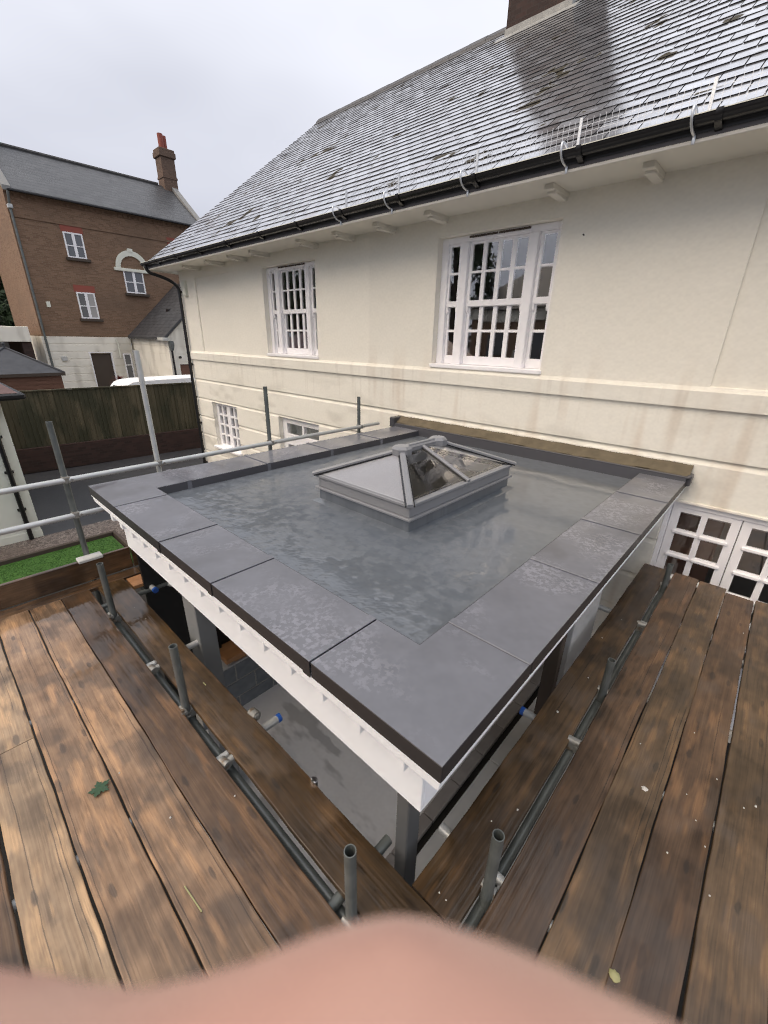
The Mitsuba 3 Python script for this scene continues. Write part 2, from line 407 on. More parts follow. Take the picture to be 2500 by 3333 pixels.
# ------------------------------------------------------------------ naming helpers
def numbered(key, taken):
    if key not in taken:
        return key
    k = 1
    while f'{key}_{k:03d}' in taken:
        k += 1
    return f'{key}_{k:03d}'


used = set()


def thing(name, label, cat_, group=None):
    key = numbered(name, used)
    used.add(key)
    labels[key] = {'label': label, 'category': cat_}
    if group:
        labels[key]['group'] = group
    return key


def put(parent, name, mesh, m, smooth=30, label=None, kind=None, uv=None):
    key = numbered(f'{parent}__{name}', used)
    used.add(key)
    scene[key] = mikit.ply(mesh, m, smooth=smooth, uv=uv)
    if label or kind:
        labels[key] = {}
        if label:
            labels[key]['label'] = label
        if kind:
            labels[key]['kind'] = kind
    return key


def solo(name, mesh, m, label, cat_, group=None, smooth=30, kind=None, uv=None):
    key = thing(name, label, cat_, group)
    scene[key] = mikit.ply(mesh, m, smooth=smooth, uv=uv)
    if kind:
        labels[key]['kind'] = kind
    return key


def struct(name, mesh, m, label, smooth=False):
    key = numbered(name, used)
    used.add(key)
    scene[key] = mikit.ply(mesh, m, smooth=smooth)
    labels[key] = {'label': label, 'kind': 'structure', 'category': name.replace('_', ' ')}
    return key


# ------------------------------------------------------------------ ground
struct('ground', sheet(-260, 160, -200, 220, G - 0.02), 'tarmac', 'dark ground stretching away under and behind the buildings')
struct('driveway', sheet(-16.3, -10.86, -12, 16, G), 'tarmac', 'dark wet tarmac driveway in front of the timber fence')
struct('gravel_path', sheet(-10.86, -8.0, -12, 4.9, G + 0.004), 'gravel', 'brown wet gravel and setts between garage wall and lawn')
struct('yard', sheet(-8.2, 8.0, -14, 5.05, G + 0.008), 'yard_shade', 'yard ground under the scaffold, coloured dark for the shade of the boards')
# ------------------------------------------------------------------ the cream house
WY = 5.05
HL, HR = -11.45, 4.2
house = thing('cream_house', 'cream rendered house with white sash windows and a wet slate roof', 'house')
W = man(box(HL, HR, WY, WY + 0.33, G - 0.1, 1.42))


def cut(x0, x1, z0, z1, y0=WY - 0.1, y1=WY + 0.5):
    global W
    W = W - man(box(x0, x1, y0, y1, z0, z1))


OPEN = {'w1': (-7.86, -6.27, -0.35, 1.205), 'w2': (-3.76, -2.17, -0.35, 1.205), 'w3': (-10.61, -9.40, -2.72, -1.55), 'w4': (-7.68, -6.34, -3.95, -1.54),
        'door': (-0.585, 1.75, G + 0.12, -1.50)}
for o in OPEN.values():
    cut(*o)
for gz in (-1.03, -1.50, -1.97, -2.44, -2.91, -3.38, -3.85):     # V joints of the lower storey
    W = W - man(extr([(WY + 0.034, gz - 0.010), (WY - 0.001, gz - 0.060), (WY - 0.02, gz - 0.060), (WY - 0.02, gz + 0.010), (WY + 0.034, gz + 0.010)], 'x', HL - 0.1, HR + 0.1))
for bx in (-10.66, -0.52):                                          # shallow blind panels
    cut(bx, bx + 1.6, -0.36, 1.225, WY - 0.1, WY + 0.022)
put(house, 'wall', tri(W), 'cream_render', smooth=False)
put(house, 'wall', cat(box(HL, HL + 0.3, WY + 0.33, 14.6, G, 1.42), box(HR - 0.3, HR, WY + 0.33, 14.6, G, 1.42), box(HL, HR, 14.3, 14.6, G, 1.42),
                       extr([(WY + 0.02, 1.425), (14.58, 1.425), (9.83, 5.02)], 'x', HL + 0.02, HL + 0.28)), 'cream_render', smooth=False)
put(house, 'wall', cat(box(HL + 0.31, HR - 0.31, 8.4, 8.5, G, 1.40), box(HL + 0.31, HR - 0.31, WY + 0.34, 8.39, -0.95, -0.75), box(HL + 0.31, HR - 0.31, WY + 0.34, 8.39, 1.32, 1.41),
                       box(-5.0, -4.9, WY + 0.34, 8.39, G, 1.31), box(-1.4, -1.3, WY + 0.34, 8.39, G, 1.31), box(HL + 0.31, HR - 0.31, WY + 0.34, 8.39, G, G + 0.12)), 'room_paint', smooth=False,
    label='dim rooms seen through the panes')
put(house, 'string_band', extr([(WY + 0.05, -0.545), (WY - 0.035, -0.555), (WY - 0.04, -0.40), (WY - 0.02, -0.385), (WY - 0.004, -0.36), (WY + 0.05, -0.35)], 'x', HL - 0.04, HR + 0.04), 'cream_render', smooth=False,
    label='raised cream band below the upper windows')
put(house, 'alarm_box', cat(box(-11.24, -11.08, WY - 0.07, WY + 0.01, 0.87, 1.20, 0.012)), 'garage_render', label='cream alarm box by the downpipe')
put(house, 'vent_speck', tube((-1.93, WY + 0.01, 1.02), (-1.93, WY - 0.008, 1.02), 0.009, 8), 'black_plastic', label='small dark fixing in the wall')


def window(dx, name):
    """A three-light sash window: frame, six sashes and their panes."""
    w = put(house, 'window', cat(
        box(-3.76 + dx, -3.66 + dx, 5.15, 5.27, -0.30, 1.204, 0.006), box(-2.235 + dx, -2.171 + dx, 5.15, 5.27, -0.30, 1.204, 0.006),
        box(-3.66 + dx, -2.235 + dx, 5.15, 5.27, 1.13, 1.203, 0.006), box(-3.775 + dx, -2.155 + dx, 5.02, 5.27, -0.352, -0.302, 0.008),
        box(-3.475 + dx, -3.35 + dx, 5.125, 5.27, -0.30, 1.13, 0.008), box(-2.562 + dx, -2.447 + dx, 5.125, 5.27, -0.30, 1.13, 0.008),
        box(-3.33 + dx, -2.56 + dx, 5.135, 5.16, 1.145, 1.165, 0.004)), 'white_paint', label=name)
    put(w, 'trickle_vent', cat(box(-3.35 + dx, -2.97 + dx, 5.135, 5.149, 1.172, 1.190), box(-2.95 + dx, -2.56 + dx, 5.135, 5.149, 1.172, 1.190)), 'dark_timber')

    def sash(x0, x1, z0, z1, cols, rows, y0, y1):
        M = man(box(x0, x1, y0, y1, z0, z1, 0.004))
        for a, b in cols:
            for c, d in rows:
                M = M - man(hull([(a - 0.008, y0 - 0.01, c - 0.008), (b + 0.008, y0 - 0.01, c - 0.008), (b + 0.008, y0 - 0.01, d + 0.008), (a - 0.008, y0 - 0.01, d + 0.008),
                                  (a, y0 + 0.014, c), (b, y0 + 0.014, c), (b, y0 + 0.014, d), (a, y0 + 0.014, d)]))
                M = M - man(box(a, b, y0 - 0.01, y1 + 0.01, c, d))
        put(w, 'sash', tri(M), 'white_paint', smooth=False)
        ym = y0 + 0.007
        for a, b in cols:
            for c, d in rows:
                t = [rng.uniform(-0.0012, 0.0012) for _ in range(2)]
                put(w, 'pane', quad((a - 0.003, ym + t[0], c - 0.003), (b + 0.003, ym + t[0], c - 0.003), (b + 0.003, ym + t[1], d + 0.003), (a - 0.003, ym + t[1], d + 0.003)), 'glass', smooth=False)
    cc = [(a + dx, b + dx) for a, b in ((-3.30, -3.165), (-3.103, -2.967), (-2.905, -2.782), (-2.717, -2.59))]
    up, lo = [(0.816, 1.099), (0.484, 0.784)], [(0.138, 0.405), (-0.188, 0.103)]
    for x0, x1, c in ((-3.35 + dx, -2.562 + dx, cc), (-3.66 + dx, -3.475 + dx, [(-3.621 + dx, -3.49 + dx)]), (-2.447 + dx, -2.235 + dx, [(-2.398 + dx, -2.262 + dx)])):
        sash(x0 + 0.002, x1 - 0.002, 0.412, 1.129, c, up, 5.17, 5.200)
        sash(x0 + 0.002, x1 - 0.002, -0.299, 0.44, c, lo, 5.204, 5.234)
        hs = [extr([(5.171, 0.411), (5.211, 0.411), (5.208, 0.36), (5.195, 0.335), (5.175, 0.35)], 'x', a, a + 0.03) for a in (x0 + 0.004, x1 - 0.034)]
        for h_ in hs:
            put(w, 'sash_horn', h_, 'white_paint', smooth=False)
    return w


window(-4.10, 'left upper three-light sash window')
window(0.0, 'right upper three-light sash window')


def casement(name, x0, x1, z0, z1, cols, rows, sill=True, y0=5.15):
    M = man(box(x0, x1, y0, y0 + 0.08, z0, z1, 0.005))
    for a, b in cols:
        for c, d in rows:
            M = M - man(box(a, b, y0 - 0.02, y0 + 0.2, c, d))
    ms = [tri(M)]
    if sill:
        ms.append(box(x0 - 0.05, x1 + 0.05, 4.96, y0 + 0.08, z0 - 0.06, z0 - 0.002, 0.01))
    w = put(house, 'window', cat(ms), 'white_paint', smooth=False, label=name)
    for a, b in cols:
        for c, d in rows:
            put(w, 'pane', quad((a, y0 + 0.03, c), (b, y0 + 0.03, c), (b, y0 + 0.03, d), (a, y0 + 0.03, d)), 'glass', smooth=False)
    return w


casement('small-paned lower window near the corner', -10.61, -9.40, -2.66, -1.551,
         [(-10.49, -10.323), (-10.255, -10.09), (-9.925, -9.76), (-9.70, -9.53)], [(-1.84, -1.625), (-2.09, -1.875), (-2.345, -2.125), (-2.62, -2.38)])
w4 = casement('lower window with a grey curtain behind the scaffold rail', -7.68, -6.34, -3.95, -1.541, [(-7.523, -7.006), (-6.951, -6.47)], [(-1.90, -1.666), (-3.1, -2.12)], sill=False)
cur = [[x, 5.42 + 0.02 * math.sin(x * 70), z] for z in (-3.8, -1.6) for x in np.linspace(-7.6, -6.4, 60)]
n_ = 60
put(w4, 'curtain', trimesh.Trimesh(cur, [f for i in range(n_ - 1) for f in ([i, i + 1, n_ + i + 1], [i, n_ + i + 1, n_ + i])], process=False), 'curtain_cloth', smooth=True)

# French doors behind the right-hand boards
dk = put(house, 'door_frame', cat(box(-0.582, -0.535, 5.08, 5.2, G + 0.12, -1.505, 0.005), box(-0.535, 1.70, 5.08, 5.2, -1.555, -1.506, 0.005), box(1.70, 1.747, 5.08, 5.2, G + 0.12, -1.505, 0.005)), 'white_paint',
         label='white frame of the French doors')
for k in range(3):
    o = -0.53 + k * 0.585
    cols = [(o + 0.078, o + 0.258), (o + 0.312, o + 0.502)]
    rows = [(-1.812, -1.612), (-2.078, -1.855), (-2.345, -2.125), (-2.61, -2.39), (-2.88, -2.66), (-3.15, -2.93)]
    M = man(box(o, o + 0.578, 5.10, 5.15, G + 0.14, -1.558, 0.004))
    for a, b in cols:
        for c, d in rows:
            M = M - man(box(a, b, 5.0, 5.3, c, d))
    dd = put(house, 'french_door', tri(M), 'white_paint', smooth=False)
    for c, d in rows[1:]:
        put(dd, 'glazing_bar', box(o + 0.05, o + 0.275, 5.075, 5.099, d + 0.002, d + 0.043, 0.01), 'white_paint')
        put(dd, 'glazing_bar', box(o + 0.285, o + 0.53, 5.075, 5.099, d + 0.002, d + 0.043, 0.01), 'white_paint')
    for a, b in cols:
        for c, d in rows:
            put(dd, 'pane', quad((a, 5.125, c), (b, 5.125, c), (b, 5.125, d), (a, 5.125, d)), 'glass', smooth=False)
put(house, 'curtain', cat(box(-0.5, 1.7, 5.40, 5.42, -1.72, -1.52)), 'curtain_cloth', label='grey valance inside the French doors')
put(house, 'curtain', cat([box(x, x + 0.22, 5.43 + 0.02 * (i % 2), 5.46 + 0.02 * (i % 2), -3.8, -1.55) for i, x in enumerate((-0.52, -0.30, 0.55, 0.8, 1.25))]), 'brown_blind', label='brown curtain inside the French doors')
# drip moulding over the doors
put(house, 'lintel_moulding', extr([(WY + 0.01, -1.47), (WY - 0.02, -1.475), (WY - 0.02, -1.495), (WY + 0.01, -1.498)], 'x', -0.62, 1.8), 'cream_render', smooth=False)

# eaves
E0 = 4.45
put(house, 'soffit', box(HL - 0.3, HR + 0.2, E0 + 0.005, WY, 1.41, 1.425), 'eaves_paint', smooth=False)
put(house, 'fascia', cat(box(HL - 0.3, HR + 0.2, E0 - 0.02, E0 + 0.004, 1.385, 1.411, 0.004), box(HL - 0.3, HL - 0.29, E0, WY + 0.3, 1.385, 1.44)), 'eaves_paint', label='white eaves board')
put(house, 'fascia', box(HL - 0.3, HR + 0.2, E0 - 0.012, E0 + 0.002, 1.412, 1.53), 'fascia_shade', label='fascia behind the gutter with its shade painted in')
for bx in (-10.36, -9.30, -8.42, -7.65, -6.25, -5.39, -4.575, -3.72, -2.25, -1.40, 0.1):
    put(house, 'eaves_bracket', cat(box(bx + 0.01, bx + 0.105, 4.66, WY + 0.01, 1.362, 1.412, 0.006), box(bx + 0.016, bx + 0.099, 4.73, WY + 0.01, 1.340, 1.364, 0.005)), 'eaves_paint')
gp = [(E0 - 0.016, 1.52)] + [(E0 - 0.072 + 0.055 * math.cos(a), 1.515 + 0.050 * math.sin(a)) for a in np.linspace(0, -math.pi, 14)] + [(E0 - 0.131, 1.522), (E0 - 0.123, 1.522)] + \
     [(E0 - 0.072 + 0.049 * math.cos(a), 1.517 + 0.045 * math.sin(a)) for a in np.linspace(-math.pi, 0, 14)]
gut = put(house, 'gutter', extr(gp, 'x', HL - 0.28, HR + 0.2), 'black_plastic')
put(gut, 'stop_end', extr(gp[:16], 'x', HL - 0.285, HL - 0.275), 'black_plastic')
put(gut, 'algae_edge', box(HL - 0.28, HR + 0.2, E0 - 0.134, E0 - 0.128, 1.521, 1.527), 'garage_render', label='thin pale weathered rim along the gutter lip')
for bx in (-10.9, -9.91, -8.91, -7.82, -6.77, -5.79, -4.83, -3.86, -2.86, -1.84, -0.88, 0.1):
    put(gut, 'gutter_bracket', extr([(E0 - 0.015, 1.43)] + [(E0 - 0.072 + 0.066 * math.cos(a), 1.515 + 0.060 * math.sin(a)) for a in np.linspace(-0.3, -math.pi, 10)] + [(E0 - 0.138, 1.53), (E0 - 0.10, 1.46)], 'x', bx, bx + 0.045), 'black_plastic')
dp = put(house, 'downpipe', path_tube(np.vstack([bez((-11.60, 4.38, 1.47), (-11.60, 4.38, 1.32), (-11.55, 4.55, 1.30)), bez((-11.54, 4.6, 1.285), (-11.42, 4.98, 1.18), (-11.40, 4.985, 1.0)), [(-11.40, 4.985, z) for z in np.linspace(0.9, G + 0.15, 12)]]), 0.036), 'black_plastic', smooth=True)
for z in (0.95, -0.7, -2.2, -3.3):
    put(dp, 'pipe_clip', cat(tube((-11.40, 4.985, z), (-11.40, 4.985, z + 0.05), 0.044, 14), box(-11.45, -11.35, 5.0, 5.052, z, z + 0.04)), 'black_plastic')

# roof
SL = 0.77
CS = 1 / math.sqrt(1 + SL * SL)
RX0, RX1, RY1 = -11.78, 4.4, 9.83
rz = lambda y: 1.50 + SL * (y - E0)  # noqa: E731
n3 = np.array([0, -SL * CS, CS])
sdir = np.array([0, CS, SL * CS])
roof = put(house, 'roof', cat(hull([(RX0 + 0.02, E0 - 0.02, rz(E0) - 0.06), (RX1, E0 - 0.02, rz(E0) - 0.06), (RX0 + 0.02, E0 - 0.02, rz(E0) - 0.02), (RX1, E0 - 0.02, rz(E0) - 0.02),
                                    (RX0 + 0.02, RY1, rz(RY1) - 0.06), (RX1, RY1, rz(RY1) - 0.06), (RX0 + 0.02, RY1, rz(RY1) - 0.02), (RX1, RY1, rz(RY1) - 0.02)]),
                              hull([(RX0 + 0.02, RY1 + 0.001, rz(RY1) - 0.08), (RX1, RY1 + 0.001, rz(RY1) - 0.08), (RX0 + 0.02, RY1 + 0.001, rz(RY1)), (RX1, RY1 + 0.001, rz(RY1)),
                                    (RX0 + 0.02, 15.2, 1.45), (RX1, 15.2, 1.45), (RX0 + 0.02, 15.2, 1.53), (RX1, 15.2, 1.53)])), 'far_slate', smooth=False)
GA, SW = 0.178, 0.262
slates = []
nrow = int((RY1 - 4.40) / CS / GA)
for r in range(nrow + 1):
    s0 = r * GA
    base = np.array([0, 4.40, rz(4.40)]) + sdir * s0
    off = 0.5 * (r % 2)
    i0, i1 = math.floor(RX0 / SW + off) - 1, math.ceil(RX1 / SW + off) + 1
    for i in range(i0, i1):
        xa, xb = (i - off) * SW, (i + 1 - off) * SW
        xa, xb = max(xa, RX0 + rng.uniform(-0.012, 0.012)), min(xb, RX1)
        if xb - xa < 0.06:
            continue
        L = min(0.40, (RY1 - 0.02 - base[1]) / CS)
        if L < 0.08:
            continue
        g = 0.0055
        lift = rng.gauss(0, 0.0011)
        slip = rng.gauss(0, 0.0025)
        tw = rng.gauss(0, 0.0016)
        t = 0.0105
        P = []
        for x, k in ((xa + g, -1), (xb - g, 1)):
            for s, nn in ((slip + k * tw, 0.024 + lift + k * lift * 0.8), (L, 0.004)):
                for q in (0, t):
                    P.append(np.array([x, 0, 0]) + base + sdir * s + n3 * (nn + q))
        f = [[0, 4, 5], [0, 5, 1], [2, 3, 7], [2, 7, 6], [0, 1, 3], [0, 3, 2], [4, 6, 7], [4, 7, 5], [1, 5, 7], [1, 7, 3], [0, 2, 6], [0, 6, 4]]
        c = np.mean(P, 0)
        slates.append((np.linalg.norm(c - np.array([0.0, 1.5, 0])), c, trimesh.Trimesh(P, f, process=False)))


def in_view(c):
    q = CAM @ c
    return q[2] > 0.3 and abs(q[0] / q[2]) < 0.94 and -1.24 < q[1] / q[2] < 1.24


def seen_size(c):
    d = c / np.linalg.norm(c)
    return abs(d @ n3) / (CAM[2] @ c) ** 2 if in_view(c) else 0.0


slates.sort(key=lambda e: -seen_size(e[1]))
for _, c, m in slates[:300]:
    put(roof, 'slate', m, 'wet_slate', smooth=False)
put(roof, 'slate', cat([m for _, c, m in slates[300:]]), 'wet_slate', smooth=False, kind='stuff', label='smaller wet slates further up the roof')
x = RX0 + 0.04
k = 0
while x < RX1 - 0.3:
    L = 0.45
    if not (-5.75 < x + L / 2 < -4.4):
        put(roof, 'ridge_tile', extr([(RY1 - 0.13, rz(RY1) - 0.06), (RY1 - 0.12, rz(RY1) - 0.02), (RY1 - 0.03, rz(RY1) + 0.075 + 0.004 * (k % 2)), (RY1 + 0.03, rz(RY1) + 0.075 + 0.004 * (k % 2)), (RY1 + 0.14, rz(RY1) - 0.03)], 'x', x, x + L - 0.008), 'ridge_tile', smooth=False)
    x += L
    k += 1
put(roof, 'ridge_roll', extr([(RY1 - 0.20, rz(RY1) - 0.13), (RY1 - 0.19, rz(RY1) - 0.095), (RY1 - 0.11, rz(RY1) - 0.035), (RY1 - 0.10, rz(RY1) - 0.06)], 'x', RX0 + 0.02, RX1), 'ridge_tile', smooth=False, label='dark lower roll under the ridge tiles')
# chimney with lead flashing
CX0, CX1, CY0, CY1 = -5.68, -4.44, 9.36, 10.5
ch = put(house, 'chimney', cat(box(CX0, CX1, CY0, CY1, 4.6, 8.3, 0.01), box(CX0 - 0.05, CX1 + 0.05, CY0 - 0.05, CY1 + 0.05, 8.3, 8.45, 0.01), box(CX0 - 0.02, CX1 + 0.02, CY0 - 0.02, CY1 + 0.02, 8.45, 8.6, 0.01)), 'dark_brick', smooth=False)
zf = rz(CY0)
put(ch, 'lead_apron', cat(box(CX0 - 0.012, CX1 + 0.012, CY0 - 0.014, CY0 - 0.002, zf - 0.06, zf + 0.13),
                          hull([(CX0 - 0.15, CY0 - 0.002, zf + 0.035), (CX1 + 0.15, CY0 - 0.002, zf + 0.035), (CX0 - 0.15, CY0 - 0.17, rz(CY0 - 0.17) + 0.040), (CX1 + 0.15, CY0 - 0.17, rz(CY0 - 0.17) + 0.040),
                                (CX0 - 0.15, CY0 - 0.002, zf + 0.045), (CX1 + 0.15, CY0 - 0.002, zf + 0.045), (CX0 - 0.15, CY0 - 0.17, rz(CY0 - 0.17) + 0.050), (CX1 + 0.15, CY0 - 0.17, rz(CY0 - 0.17) + 0.050)])), 'lead_sheet', smooth=False)
put(ch, 'stepped_flashing', cat([box(CX1 + 0.002, CX1 + 0.012, CY0 + 0.075 * i, CY0 + 0.075 * (i + 1), rz(CY0 + 0.075 * i) - 0.05, rz(CY0 + 0.075 * i) + 0.16) for i in range(6)]), 'lead_sheet', smooth=False)
put(ch, 'stepped_flashing', cat([box(CX0 - 0.012, CX0 - 0.002, CY0 + 0.075 * i, CY0 + 0.075 * (i + 1), rz(CY0 + 0.075 * i) - 0.05, rz(CY0 + 0.075 * i) + 0.16) for i in range(6)]), 'lead_sheet', smooth=False)
for i in range(3):
    put(ch, 'chimney_pot', trimesh.creation.annulus(0.10, 0.14, 0.5, sections=20).apply_translation((-5.42 + i * 0.36, 9.93, 8.85)), 'red_clay')
# snow guard
sg = put(house, 'snow_guard', cat([box(-4.90, 3.9, 4.499, 4.502, z - 0.0012, z + 0.0012) for z in np.arange(1.585, 1.765, 0.045)] + [box(x - 0.0012, x + 0.0012, 4.496, 4.499, 1.58, 1.77) for x in np.arange(-4.90, 3.9, 0.05)]), 'galvanised', smooth=False,
         label='fine galvanised wire mesh standing above the gutter')
for px in (-4.87, -3.965, -2.915, -1.90, -0.96, 0.0, 0.95):
    put(sg, 'post', box(px - 0.011, px + 0.011, 4.486, 4.494, 1.535, 1.775), 'galvanised', smooth=False)
    cl = np.vstack([bez((px - 0.06, 4.44, 1.555), (px - 0.06, 4.36, 1.60), (px - 0.06, 4.305, 1.57)), bez((px - 0.06, 4.303, 1.55), (px - 0.06, 4.295, 1.46), (px - 0.045, 4.37, 1.436), (px - 0.04, 4.40, 1.43))])
    put(sg, 'strap', cat(path_tube(cl, 0.010, 8), box(px - 0.05, px - 0.03, 4.418, 4.428, 1.38, 1.435)), 'galvanised', smooth=True)

# ------------------------------------------------------------------ the flat-roofed extension
ext = thing('flat_roof_extension', 'unfinished flat-roofed garden room with grey roof coping and white dentil cornice', 'extension')
RZ, MZ = -1.235, -1.31
AX0, AX1, AY0, AY1 = -4.25, -0.465, 0.803, 4.97
IX0, IX1, IY0, IY1 = -3.79, -0.868, 1.20, 4.86


def slab(poly, z0, z1, drip_side=None):
    cs = m3.CrossSection([poly], m3.FillRule.NonZero)
    m = tri(m3.Manifold.extrude(cs, z1 - z0))
    m.apply_translation((0, 0, z0))
    m.fix_normals()
    return m


def coping_panel(x0, x1, y0, y1, side, up=0.0, mitre=None):
    """A folded cap: flat top, a drip face outside and a short leg inside."""
    z1 = RZ + up
    ms = []
    if mitre:
        ms.append(slab(mitre, z1 - 0.012, z1))
    else:
        ms.append(box(x0, x1, y0, y1, z1 - 0.012, z1, 0.004))
    return ms, z1


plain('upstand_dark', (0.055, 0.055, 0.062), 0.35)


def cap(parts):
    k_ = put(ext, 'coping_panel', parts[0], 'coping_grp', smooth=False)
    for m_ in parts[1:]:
        put(k_, 'inner_edge', m_, 'upstand_dark', smooth=False)  # legs coloured darker than the cap top to paint in their shade


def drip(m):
    put(ext, 'drip_edge', m, 'drip_shade', smooth=False)


LEG, DRIP = RZ - 0.02, RZ - 0.078
fl = [-3.55, -2.69, -1.985, -1.13]
for i in range(3):      # front run, each lapping over its left neighbour
    x0, x1 = fl[i], fl[i + 1] - 0.004
    u = 0.0
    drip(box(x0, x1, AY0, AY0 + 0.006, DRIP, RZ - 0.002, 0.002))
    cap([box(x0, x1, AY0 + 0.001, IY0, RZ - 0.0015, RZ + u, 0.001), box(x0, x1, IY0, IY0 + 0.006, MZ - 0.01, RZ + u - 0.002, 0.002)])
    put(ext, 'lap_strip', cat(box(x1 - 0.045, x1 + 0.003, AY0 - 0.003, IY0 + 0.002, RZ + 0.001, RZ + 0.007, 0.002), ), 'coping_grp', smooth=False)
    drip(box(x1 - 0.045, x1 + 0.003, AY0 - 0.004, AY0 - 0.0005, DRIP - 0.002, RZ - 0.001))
put(ext, 'lap_strip', cat(box(-3.59, -3.553, AY0 - 0.003, IY0 + 0.002, RZ + 0.001, RZ + 0.004, 0.002)), 'coping_grp', smooth=False)
rl = [1.455, 2.33, 3.21, 4.095, AY1]
for i in range(4):
    y0, y1 = rl[i] + 0.002, rl[i + 1] - 0.002
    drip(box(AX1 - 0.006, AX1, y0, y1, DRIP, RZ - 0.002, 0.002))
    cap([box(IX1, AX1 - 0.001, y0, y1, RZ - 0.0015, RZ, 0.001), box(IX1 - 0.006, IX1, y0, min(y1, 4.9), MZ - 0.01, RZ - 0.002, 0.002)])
    if i < 3:
        put(ext, 'lap_strip', cat(box(IX1 - 0.002, AX1 + 0.003, y1 - 0.036, y1 + 0.006, RZ + 0.001, RZ + 0.007, 0.002)), 'coping_grp', smooth=False)
put(ext, 'lap_strip', cat(box(IX1 - 0.002, AX1 + 0.003, 1.418, 1.461, RZ + 0.001, RZ + 0.007, 0.002)), 'coping_grp', smooth=False)
ll_ = [1.485, 2.33, 3.20, 4.07, AY1]
for i in range(4):
    y0, y1 = ll_[i] + 0.002, ll_[i + 1] - 0.002
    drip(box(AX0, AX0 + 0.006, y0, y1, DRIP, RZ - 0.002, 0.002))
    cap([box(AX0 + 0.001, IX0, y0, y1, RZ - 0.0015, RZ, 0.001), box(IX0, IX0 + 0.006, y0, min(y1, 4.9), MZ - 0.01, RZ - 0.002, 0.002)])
    put(ext, 'lap_strip', cat(box(AX0 - 0.003, IX0 + 0.01, y0 - 0.022, y0 + 0.018, RZ + 0.001, RZ + 0.008, 0.002), box(IX0 + 0.0065, IX0 + 0.010, y0 - 0.022, y0 + 0.018, MZ, RZ + 0.001)), 'coping_grp', smooth=False)
# corner caps
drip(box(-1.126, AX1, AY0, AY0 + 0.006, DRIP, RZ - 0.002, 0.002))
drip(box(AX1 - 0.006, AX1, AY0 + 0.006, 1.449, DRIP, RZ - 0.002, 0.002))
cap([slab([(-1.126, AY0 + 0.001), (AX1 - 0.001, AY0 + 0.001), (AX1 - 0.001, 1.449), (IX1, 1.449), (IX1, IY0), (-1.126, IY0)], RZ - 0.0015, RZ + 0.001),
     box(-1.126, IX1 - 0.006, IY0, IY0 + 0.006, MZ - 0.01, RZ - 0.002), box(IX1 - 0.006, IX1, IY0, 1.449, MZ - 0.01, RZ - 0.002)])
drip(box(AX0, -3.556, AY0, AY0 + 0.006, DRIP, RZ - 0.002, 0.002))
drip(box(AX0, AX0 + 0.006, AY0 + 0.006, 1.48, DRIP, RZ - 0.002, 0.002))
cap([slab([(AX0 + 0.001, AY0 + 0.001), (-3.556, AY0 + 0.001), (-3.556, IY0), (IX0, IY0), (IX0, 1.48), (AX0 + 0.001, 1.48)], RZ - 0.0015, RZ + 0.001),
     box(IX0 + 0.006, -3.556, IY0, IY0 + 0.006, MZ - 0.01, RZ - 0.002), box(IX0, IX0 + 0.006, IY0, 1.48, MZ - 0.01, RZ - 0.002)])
# membrane, fillets, roof deck
gx, gy = np.meshgrid(np.linspace(IX0 + 0.004, IX1 - 0.004, 90), np.linspace(IY0 + 0.004, IY1, 110), indexing='ij')
gz = MZ + 0.004 * (meshkit.fbm(np.stack([gx * 1.5, gy * 1.5, gx * 0], -1), 3, 5) - 0.5) * 2
vv = np.stack([gx, gy, gz], -1).reshape(-1, 3)
ii, jj = np.meshgrid(np.arange(89), np.arange(109), indexing='ij')
a_ = (ii * 110 + jj).ravel()
ff = np.vstack([np.stack([a_, a_ + 110, a_ + 111], 1), np.stack([a_, a_ + 111, a_ + 1], 1)])
fc = vv[ff].mean(1)
ff = ff[~((fc[:, 0] > -2.66) & (fc[:, 0] < -1.78) & (fc[:, 1] > 2.21) & (fc[:, 1] < 3.58))]
put(ext, 'membrane', trimesh.Trimesh(vv, ff, process=False), 'membrane', smooth=True, label='wet blue-grey roof membrane with puddles')
put(ext, 'roof_deck', tri(man(box(AX0 + 0.05, AX1 - 0.05, AY0 + 0.05, 5.04, MZ - 0.10, MZ - 0.02)) - man(box(-2.64, -1.80, 2.23, 3.56, -2, -1))), 'dark_inside', smooth=False)
# back upstand against the house
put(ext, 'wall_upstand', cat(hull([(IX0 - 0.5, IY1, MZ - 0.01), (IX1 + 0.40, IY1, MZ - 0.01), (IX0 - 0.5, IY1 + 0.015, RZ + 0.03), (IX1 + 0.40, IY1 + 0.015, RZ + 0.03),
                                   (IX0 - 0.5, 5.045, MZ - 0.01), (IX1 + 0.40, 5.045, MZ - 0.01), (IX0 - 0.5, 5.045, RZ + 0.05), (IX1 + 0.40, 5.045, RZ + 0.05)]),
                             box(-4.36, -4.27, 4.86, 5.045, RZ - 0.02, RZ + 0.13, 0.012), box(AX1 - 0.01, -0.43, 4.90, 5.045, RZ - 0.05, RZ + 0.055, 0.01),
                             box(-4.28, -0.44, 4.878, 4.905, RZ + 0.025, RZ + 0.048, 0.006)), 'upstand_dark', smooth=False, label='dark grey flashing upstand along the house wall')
nb = 60
xs = np.linspace(-4.34, -0.455, nb)
top = [(x, 4.93 + 0.012 * math.sin(x * 9) + 0.008 * math.sin(x * 23), RZ + 0.052 + 0.006 * math.sin(x * 13)) for x in xs]
bot = [(x, 5.049, RZ + 0.135 + 0.003 * math.sin(x * 17)) for x in xs]
lo_ = [(x, 4.925, RZ + 0.03) for x in xs]
V = np.array(top + bot + lo_)
F = []
for i in range(nb - 1):
    F += [[i, i + 1, nb + i + 1], [i, nb + i + 1, nb + i], [2 * nb + i, 2 * nb + i + 1, i + 1], [2 * nb + i, i + 1, i]]
F += [[nb - 1, 3 * nb - 1, 2 * nb - 1], [0, nb, 2 * nb]]
